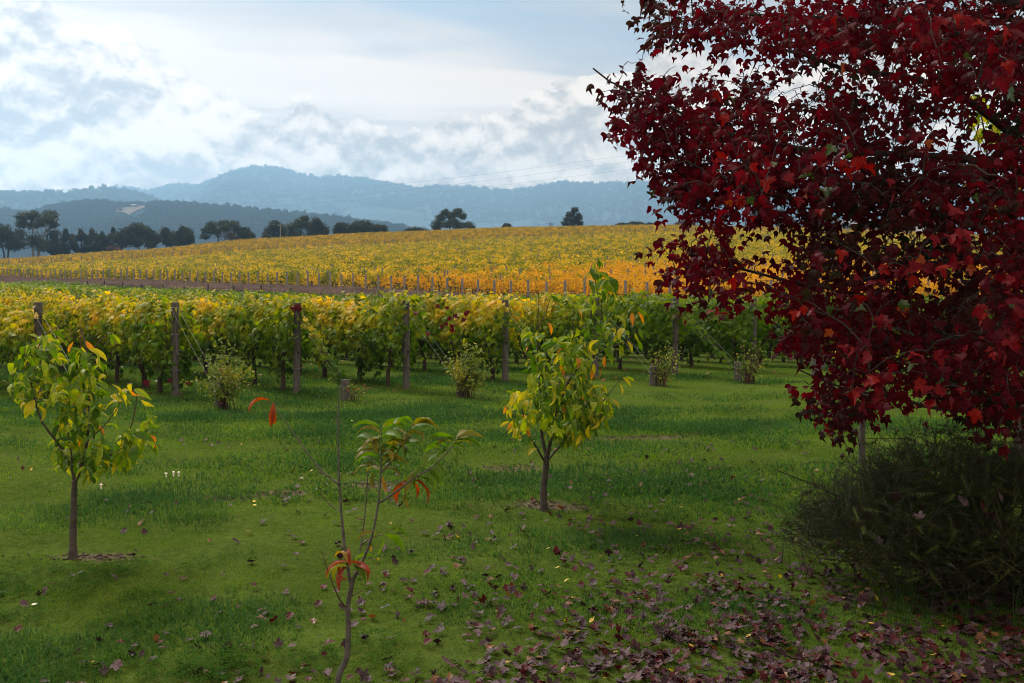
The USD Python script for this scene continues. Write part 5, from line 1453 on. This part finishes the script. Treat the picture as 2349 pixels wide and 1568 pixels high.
for i in range(G.shape[0]):
    for j in range(G.shape[1]):
        lam = 4.0 * (G[i, j] / 9) ** 1.8 * 11.5 / 3.2
        for _ in range(r.poisson(lam)):
            x, y = 1350 + 50 * (j + r.random()), 50 * (i + r.random())
            back = np.clip((x - 1400) / 900, 0, 1)
            d = 7.0 + .5 * back + r.normal() * (.35 + .65 * back)
            if r.random() < .05 and x > 1600: d = r.uniform(4.9, 6)
            MP.append(W(x, y, max(4.6, d)))
MP = np.array(MP)
# crown beyond the frame: above and to the right
EX = []
while len(EX) < 1250:
    q = np.array([5.3, 7.6, 5.6]) + r.normal(size=3) * [2.3, 1.9, 1.5]
    if q[1] < 2.5 or q[2] < 1.5: continue
    sx, sy = CX + q[0] / q[1] * FPX, HZ - (q[2] - CAM_H) / q[1] * FPX
    if (sx > 2400 or sy < -30) and ((q - [5.3, 7.6, 5.6]) / [4.9, 4.0, 3.2]) @ ((q - [5.3, 7.6, 5.6]) / [4.9, 4.0, 3.2]) < 1.2: EX.append(q)
EX = np.array(EX)
Z3 = lambda x, y, d: W(1321 + x * .4375, y * .4375, d)
LIMBS = [([TR, TR + [.03, 0, 1.0], TR + [-.05, .05, 2.0], TR + [.05, 0, 3.4], TR + [.15, .1, 5.2], TR + [.1, 0, 7.2]], .19, .03),
         ([TR + [0, 0, 2.3], Z3(2349, 750, 7.6), Z3(2000, 500, 7.4), Z3(1730, 405, 7.2), Z3(1440, 370, 7.1), Z3(1200, 290, 7.0), Z3(1000, 240, 7.0)], .055, .010),
         ([TR + [0, 0, 3.0], Z3(2349, 270, 7.5), Z3(2100, 225, 7.3), Z3(1950, 165, 7.2), Z3(1700, 100, 7.1), Z3(1300, 95, 7.1), Z3(700, 60, 7.0)], .05, .008),
         ([TR + [0, 0, 3.6], Z3(2349, 30, 7.2), Z3(1900, -60, 7.0), Z3(1200, -90, 6.9), Z3(500, -60, 6.8)], .05, .009),
         ([TR + [0, 0, 1.5], Z3(2349, 1105, 7.5), Z3(2000, 1140, 7.3), Z3(1750, 1100, 7.2), Z3(1500, 1045, 7.1), Z3(1250, 1050, 7.0), Z3(900, 1000, 7.0), Z3(600, 900, 6.9)], .05, .009),
         ([TR + [0, 0, 1.8], Z3(2349, 900, 7.0), Z3(1900, 820, 6.9), Z3(1400, 800, 6.8), Z3(800, 700, 6.8), Z3(400, 520, 6.8), Z3(180, 430, 6.8), Z3(90, 360, 6.8)], .045, .006),
         ([TR + [0, 0, 1.25], Z3(2300, 1350, 7.3), Z3(1900, 1380, 7.2), Z3(1300, 1500, 7.1), Z3(900, 1420, 7.0), Z3(600, 1330, 6.9)], .04, .006),
         ([TR + [0, 0, 1.0], Z3(2300, 1700, 7.0), Z3(1900, 1800, 6.9), Z3(1400, 1750, 6.8)], .035, .007),
         ([TR + [0, 0, .95], W(2349, 950, 6.9), W(2130, 935, 6.8), W(2060, 912, 6.8), W(1960, 898, 6.7), W(1880, 870, 6.7), W(1835, 850, 6.7)], .032, .005),
         ([TR + [0, 0, 3.2], TR + [1.2, -1.4, 4.2], TR + [1.8, -3.0, 5.0], TR + [1.6, -4.6, 5.4]], .06, .012), ([TR + [0, 0, 3.4], TR + [-1.4, -1.6, 4.6], TR + [-2.4, -3.2, 5.4]], .05, .01), ([TR + [0, 0, 4], TR + [2, .6, 5.2], TR + [3.6, .9, 6]], .05, .01), ([TR + [0, 0, 4.2], TR + [-1.5, .8, 5.6], TR + [-3.2, .6, 6.6]], .05, .01), ([TR + [0, 0, 3], TR + [1.6, 1.4, 3.8], TR + [2.8, 2.4, 4.4]], .05, .01)]
nodes = []
for k, (q, ra, rb) in enumerate(LIMBS):
    pp = smooth_path(q, 40) - TR
    m = MB(); m.tube(pp, np.linspace(ra, rb, 40) if k else np.linspace(ra, rb, 40) * (1 + .25 * np.exp(-np.arange(40) / 2.5)), 8 if k else 12)
    obj("trunk" if k == 0 else "limb", m.mesh(), maple_bark, mt, 60)
    if k: nodes.append(pp + TR)
N = np.vstack(nodes)
allc = np.vstack([MP, EX])
dist = cKDTree(N).query(allc)[0]
twigs = MB(); LP, LN_, LIN = [], [], []
tree_pts = [N]
order = np.argsort(dist)
B = 0
for chunk in np.array_split(order, 24):
    kd = cKDTree(np.vstack(tree_pts)); base_pts = kd.data
    new = []
    for c in chunk:
        e = allc[c]; dd, j = kd.query(e); s = base_pts[j]
        dd = min(dd, 1.6)
        mid = (s + e) / 2 + np.array([0, 0, .10 * dd]) + r.normal(size=3) * .05 * dd
        pth = np.array([s, (s + mid) / 2 + [0, 0, .02], mid, (mid + e) / 2 + [0, 0, .01], e])
        twigs.tube(pth - TR, np.linspace(.0028 + .004 * dd, .0016, 5), 4, False)
        new += [mid, e, (mid + e) / 2]
        inview = c < len(MP)
        n = int(r.integers(4, 7)) if inview else 4
        tt = r.uniform(.45, 1.08, n)[:, None]
        q = mid * (1 - tt) + e * tt + r.normal(size=(n, 3)) * [.055, .06, .05] - [0, 0, .04]
        LP.append(q); LIN += [inview] * n
    tree_pts.append(np.array(new))
obj("twigs", twigs.mesh(), maple_bark, mt)
LP = np.vstack(LP); LIN = np.array(LIN)
n = len(LP)
nrm = np.column_stack([r.normal(size=n) * .6 - .15, r.normal(size=n) * .6 - .45, np.abs(r.normal(size=n)) * .5 + .35])
dn = np.column_stack([r.normal(size=n) * .45 - .2, r.normal(size=n) * .4 - .15, np.full(n, -.85)])
rot = frames(nrm, dn, r, .25)
size = np.where(LIN, r.uniform(.044, .086, n), r.uniform(.14, .20, n))
near = np.hypot(LP[:, 0], LP[:, 1]) - 30.0 * LIN
top300 = np.argsort(near)[:300]
rest = np.setdiff1d(np.arange(n), top300)
FV, FF, nn_ = [], [], 0
for q in range(10):                                          # ten ways of curling
    sub = rest[q::10]; v, f = MAPLE_S; v = v.copy()
    v[:, 2] += r.uniform(-.5, .9) * np.abs(v[:, 0]) ** 1.3 - r.uniform(-.2, .9) * np.clip(v[:, 1] - .25, 0, 1) ** 2 + r.normal() * .25 * v[:, 0] * v[:, 1]
    v[:, 0] *= r.uniform(.75, 1.05)
    a, b_ = scatter_leaves((v, f), LP[sub] - TR, rot[sub], size[sub]); FV.append(a); FF.append(b_ + nn_); nn_ += len(a)
tag(obj("foliage", (np.vstack(FV), np.vstack(FF)), maple_leaf, mt), kind="stuff")
for k in top300:
    v, f = MAPLE
    v = v.copy(); v[:, 2] += .25 * r.normal() * v[:, 0] + r.uniform(-.1, .8) * np.abs(v[:, 0]) ** 1.3 - r.uniform(0, .8) * np.clip(v[:, 1] - .25, 0, 1) ** 2 + r.uniform(-.15, .1) * v[:, 0] ** 2 + .04 * np.sin(v[:, 1] * 5 + r.uniform(0, 6))
    obj("leaf", (v * size[k] * 1.05 @ rot[k].T + LP[k] - TR, f), MAPLE_P[r.choice(5, p=[.36, .38, .16, .04, .06])], mt)

# ------------------------------------------------------------------ needle leaved shrub under the maple
needle = leafy("shrub_needles", [(0, (.010, .019, .004)), (.5, (.023, .036, .006)), (.85, (.046, .060, .010)), (1, (.10, .095, .022))], scale=2.2, amount=.4, trans=.15, rough=.6)
stem_look = plain("shrub_stem", (.03, .02, .014), rough=.8, vary=.4, scale=8)
SB = np.array([3.55, 7.35, 0.0])
sh = thing("shrub", "dark feathery needle leaved shrub under the maple", "shrub", SB)
r = np.random.default_rng(5)
stems, nd = MB(), MB()
NV, NF, nv = [], [], 0
LOBES = [((-.78, -.10, .42), (.74, .62, .52)), ((-.25, .15, .66), (.80, .7, .50)), ((.55, 0, .62), (.85, .75, .52)), ((1.3, .1, .66), (.9, .8, .55)), ((-.42, -.40, .28), (.72, .45, .38)), ((.45, -.55, .34), (.85, .5, .40)), ((1.35, -.5, .42), (.8, .5, .45)), ((-1.0, .25, .25), (.50, .5, .36))]
for (c, e) in LOBES:
    c, e = np.array(c), np.array(e)
    for k in range(int(800 * e[0] * e[2] / .4)):
        d = r.normal(size=3); d[2] = abs(d[2]) * .8 + .05 if r.random() < .8 else d[2]; d /= np.linalg.norm(d)
        rad = r.uniform(.55, 1.0) ** .6 * r.uniform(.78, 1.2)
        tip = c + d * e * rad
        if tip[2] < .04: continue
        L = r.uniform(.16, .34); out = d * [1, 1, .5] + np.array([0, 0, .42]) + r.normal(size=3) * .55; out /= np.linalg.norm(out)
        s0 = tip - out * L; bend = r.normal(size=3) * .03
        pts = np.array([s0, s0 + out * L * .5 + bend, tip])
        stems.tube(pts, [.0024, .0018, .0010], 3, False)
        K = int(40 * L / .25)
        f_ = np.linspace(.08, 1, K); P_ = (1 - f_)[:, None] ** 2 * pts[0] + (2 * f_ * (1 - f_))[:, None] * pts[1] + f_[:, None] ** 2 * pts[2]
        a = np.arange(K) * 2.4 + r.uniform(0, 6); u = np.cross(out, [0.3, .2, .9]); u /= np.linalg.norm(u); w = np.cross(out, u)
        dirs = out * .75 + np.cos(a)[:, None] * u + np.sin(a)[:, None] * w; dirs /= np.linalg.norm(dirs, axis=1, keepdims=True)
        ln = r.uniform(.022, .038, K)[:, None]; sd = np.cross(dirs, out); sd /= np.linalg.norm(sd, axis=1, keepdims=True) + 1e-9
        v = np.stack([P_ - sd * .0022, P_ + sd * .0022, P_ + dirs * ln], 1).reshape(-1, 3)
        NV.append(v); NF.append(np.arange(len(v)).reshape(-1, 3) + nv); nv += len(v)
for k in range(70):
    c, e = LOBES[r.integers(len(LOBES))]; tip = np.array(c) + r.normal(size=3) * np.array(e) * .45
    s0 = np.array([r.normal() * .35 + .1, r.normal() * .15, -.03]); stems.tube(smooth_path([s0, (s0 + tip) / 2 + [0, 0, .08], tip], 7), np.linspace(.013, .004, 7), 5)
TVv, TFf, tn = [], [], 0
tip_look = leafy("shrub_tips", [(0, (.035, .052, .008)), (.6, (.080, .10, .014)), (1, (.16, .15, .04))], scale=3, amount=.3, trans=.2, rough=.6)
for k in range(420):
    c, e = LOBES[r.integers(len(LOBES))]; d = r.normal(size=3); d[2] = abs(d[2]) * .9; d[1] = -abs(d[1]) if r.random() < .65 else d[1]; d /= np.linalg.norm(d)
    tip = np.array(c) + d * np.array(e) * r.uniform(.95, 1.25)
    if tip[2] < .05: continue
    L = r.uniform(.14, .30); out = d + np.array([0, 0, .3]) + r.normal(size=3) * .5; out /= np.linalg.norm(out)
    s0 = tip - out * L; stems.tube(np.array([s0, s0 + out * L * .5 + r.normal(size=3) * .02, tip]), [.0034, .0026, .0014], 3, False)
    K = int(46 * L / .25); f_ = np.linspace(.1, 1, K); P_ = s0 + out * (L * f_)[:, None]
    a = np.arange(K) * 2.4; u = np.cross(out, [0.3, .2, .9]); u /= np.linalg.norm(u); w = np.cross(out, u)
    dirs = out * .7 + np.cos(a)[:, None] * u + np.sin(a)[:, None] * w; dirs /= np.linalg.norm(dirs, axis=1, keepdims=True)
    ln = r.uniform(.020, .034, K)[:, None]; sd = np.cross(dirs, out); sd /= np.linalg.norm(sd, axis=1, keepdims=True) + 1e-9
    v = np.stack([P_ - sd * .0026, P_ + sd * .0026, P_ + dirs * ln], 1).reshape(-1, 3); TVv.append(v); TFf.append(np.arange(len(v)).reshape(-1, 3) + tn); tn += len(v)
tag(obj("sprigs", (np.vstack(TVv), np.vstack(TFf)), tip_look, sh), kind="stuff")
obj("stems", stems.mesh(), stem_look, sh); tag(obj("needles", (np.vstack(NV), np.vstack(NF)), needle, sh), kind="stuff")
# long grass growing through and beside the shrub
tall_g = leafy("tall_grass_blade", [(0, (.014, .040, .008)), (1, (.045, .10, .016))], scale=2, amount=.3, trans=.3)
TP = np.vstack([np.column_stack([SB[0] + r.uniform(-.9, 1.6, 46), SB[1] + r.uniform(.1, .8, 46), np.full(46, .35)]), np.column_stack([SB[0] + r.uniform(-1.3, 1.5, 60), SB[1] - r.uniform(.55, 1.1, 60), np.zeros(60)])])
tag(instancer("tall_grass", [(tuft(np.random.default_rng(600 + q), 9, .62, .05, .45, .007), tall_g) for q in range(3)], TP, r.integers(0, 3, len(TP)), r.uniform(0, 6, len(TP)), r.uniform(.4, 1.15, len(TP)) * np.r_[np.full(46, 1.1), np.full(60, .55)]), "long thin grass blades growing through the shrub", "grass", kind="stuff")

# ------------------------------------------------------------------ fallen leaves
FALL = [leaf_mat("fallen_plum", (.013, .005, .007), (.034, .014, .018), .06, .55, .15), leaf_mat("fallen_mauve", (.040, .022, .027), (.095, .058, .066), .06, .65, .15), leaf_mat("fallen_maroon", (.030, .004, .006), (.062, .008, .009), .12, .55, .15), leaf_mat("fallen_russet", (.09, .034, .015), (.17, .066, .022), .2, .5, .3), leaf_mat("fallen_yellow", (.42, .30, .03), (.55, .36, .05), .3, .5, .3)]
SAYS = ["plum coloured", "greyish mauve", "dark maroon", "russet", "small yellow"]
r = np.random.default_rng(321)
fv, ff_ = MAPLE


def fallen_shape(k):
    rr_ = np.random.default_rng(700 + k); v = fv.copy()
    v[:, 2] = .35 * rr_.uniform(.2, 1.3) * np.abs(v[:, 0]) ** 1.4 + rr_.uniform(-.3, .35) * (v[:, 1] - .4) ** 2 + rr_.normal() * .10 * v[:, 0] + .05 * np.sin(6 * v[:, 1] + rr_.uniform(0, 6)) * np.sin(5 * v[:, 0])
    v[:, 0] *= rr_.uniform(.65, 1.0)
    return v - [0, .4, 0], ff_


cand = []
while len(cand) < 4300:
    y = math.sqrt(r.uniform(4.4 ** 2, 14 ** 2)); x = r.uniform(-.56, .56) * y
    right = 1 / (1 + math.exp(-(x - .15 - .10 * (y - 6)) / .55))
    p = (.98 * math.exp(-max(0, y - 5.4) / 1.5) * right + .045 * math.exp(-max(0, y - 6.5) / 2.2) * (x > -2.6) + .006)
    cl = meshkit.fbm(np.array([[x * 2.6, y * 2.6, 3.0]]), 3, 17)[0]
    if r.random() < p * np.clip((cl - .25) / .28, .42, 1.15): cand.append((x, y))
cand = np.array(cand)
o = np.argsort(cand[:, 1]); cand = cand[o]
FIRSTL = {}
for k, (x, y) in enumerate(cand[:270]):
    c = int(r.choice(5, p=[.50, .19, .24, .045, .025])); s = int(r.integers(0, 5)); key = (c, s)
    z = float(ground_z(x, y)) + r.uniform(.022, .045); sc = r.uniform(.050, .088) * (.6 if c == 4 else 1)
    if key not in FIRSTL:
        q = thing("fallen_leaf", f"{SAYS[c]} fallen maple leaf lying on the lawn", "fallen leaf", (x, y, z), r.uniform(0, 6.28), f"{SAYS[c]} fallen leaves on the lawn", sc)
        v, f = fallen_shape(s + 5 * c); ax = r.normal(size=3) * .6; Rm = trimesh.transformations.euler_matrix(*ax[:2], 0)[:3, :3]
        obj("blade", (v @ Rm.T, f), FALL[c], q, True); st = MB(); st.tube(smooth_path([(0, -.4, 0), (.03, -.6, .03), (.08, -.85, .02)], 4), [.014, .012, .010, .008], 3); obj("stalk", (st.mesh()[0] @ Rm.T, st.mesh()[1]), twig_red, q)
        FIRSTL[key] = q
    else:
        copy_of(FIRSTL[key], f"{SAYS[c]} fallen maple leaf lying on the lawn", (x, y, z), r.uniform(0, 6.28), sc, group=f"{SAYS[c]} fallen leaves on the lawn")
rest = cand[270:]
ci = r.choice(5, len(rest), p=[.50, .19, .24, .045, .025])
tag(instancer("leaf_litter", [(fallen_shape(30 + q), FALL[q % 5]) for q in range(15)], np.column_stack([rest, ground_z(rest[:, 0], rest[:, 1]) + r.uniform(.02, .04, len(rest))]), ci + 5 * r.integers(0, 3, len(rest)), r.uniform(0, 6.28, len(rest)), r.uniform(.048, .084, len(rest)) * np.where(ci == 4, .6, 1), tilt=r.normal(size=len(rest)) * .5),
    "scattered plum and mauve fallen maple leaves further up the lawn", "fallen leaves", kind="stuff")
# leaves caught in the shrub
for k in range(30):
    c, e = LOBES[r.integers(0, 7)]; d = r.normal(size=3); d[1] = -abs(d[1]) - .3; d[2] = abs(d[2]) * .7; d /= np.linalg.norm(d); p = SB + np.array(c) + d * np.array(e) * 1.0
    ci_ = int(r.choice(4, p=[.35, .4, .2, .05])); q = thing("caught_leaf", f"{SAYS[ci_]} maple leaf caught in the needle leaved shrub", "fallen leaf", p, 0, f"{SAYS[ci_]} maple leaves caught in the shrub")
    v, f = fallen_shape(k); Rm = trimesh.transformations.euler_matrix(r.uniform(.4, 1.6), r.normal() * .5, r.uniform(-1, 1))[:3, :3]
    obj("blade", (v * r.uniform(.06, .10) @ Rm.T, f), FALL[ci_], q, True)
# brown leaves under the vines
vp = []
for k in range(230):
    i = r.integers(0, 8); q = POSTS[i][:2] + R_DIR * r.uniform(-1, 9) + PERP * r.normal() * .5; vp.append((q[0], q[1]))
vp = np.array(vp)
tag(instancer("vine_litter", [(fallen_shape(60 + q), FALL[3]) for q in range(3)], np.column_stack([vp, ground_z(vp[:, 0], vp[:, 1]) + .03]), r.integers(0, 3, len(vp)), r.uniform(0, 6.28, len(vp)), r.uniform(.07, .12, len(vp)), tilt=r.normal(size=len(vp)) * .3), "tan fallen vine leaves under the near rows", "fallen leaves", kind="stuff")

# small things in the lawn: mushrooms and yellow flowers
cap_m = plain("mushroom_white", (.62, .58, .50), rough=.6, vary=.1); fl_y = plain("flower_yellow", (.75, .52, .01), rough=.5, vary=.15); fl_g = plain("flower_stem", (.05, .11, .02), rough=.6)
for k, (x, y) in enumerate([(381, 1091), (398, 1088), (410, 1089), (232, 1119)]):
    g = ground_at(x, y); g[2] = float(ground_z(g[0], g[1])) + .03
    q = thing("mushroom", ["left white mushroom of three in the lawn", "middle white mushroom of three in the lawn", "right white mushroom of three in the lawn", "lone white mushroom behind the left young tree"][k], "mushroom", g)
    s = trimesh.creation.icosphere(2, .016); s.vertices[:, 2] = np.maximum(s.vertices[:, 2], -.003) * .75 + .022; obj("cap", (s.vertices, s.faces), cap_m, q, True)
    m = MB(); m.tube([(0, 0, -.04), (0, 0, .022)], [.009, .008], 8); obj("stem", m.mesh(), cap_m, q)
for k, (x, y) in enumerate([(584, 1160), (585, 1170), (808, 980), (80, 1405)]):
    g = ground_at(x, y); g[2] = float(ground_z(g[0], g[1])) + .03
    q = thing("lawn_flower", ["upper of two small yellow flowers in the lawn", "lower of two small yellow flowers in the lawn", "single tiny yellow flower in the far lawn", "tiny pale flower in the clover"][k], "flower", g)
    m = MB(); m.tube([(0, 0, -.03), (0, 0, .03)], .0025, 4); obj("stem", m.mesh(), fl_g, q); m = MB(); n_ = 12
    for a in np.arange(n_) * 2 * np.pi / n_:
        m.add([[0, 0, .03], [.02 * math.cos(a - .2), .02 * math.sin(a - .2), .038], [.022 * math.cos(a + .2), .022 * math.sin(a + .2), .036]], [[0, 1, 2]])
    obj("petals", m.mesh(), fl_y if k < 3 else cap_m, q)
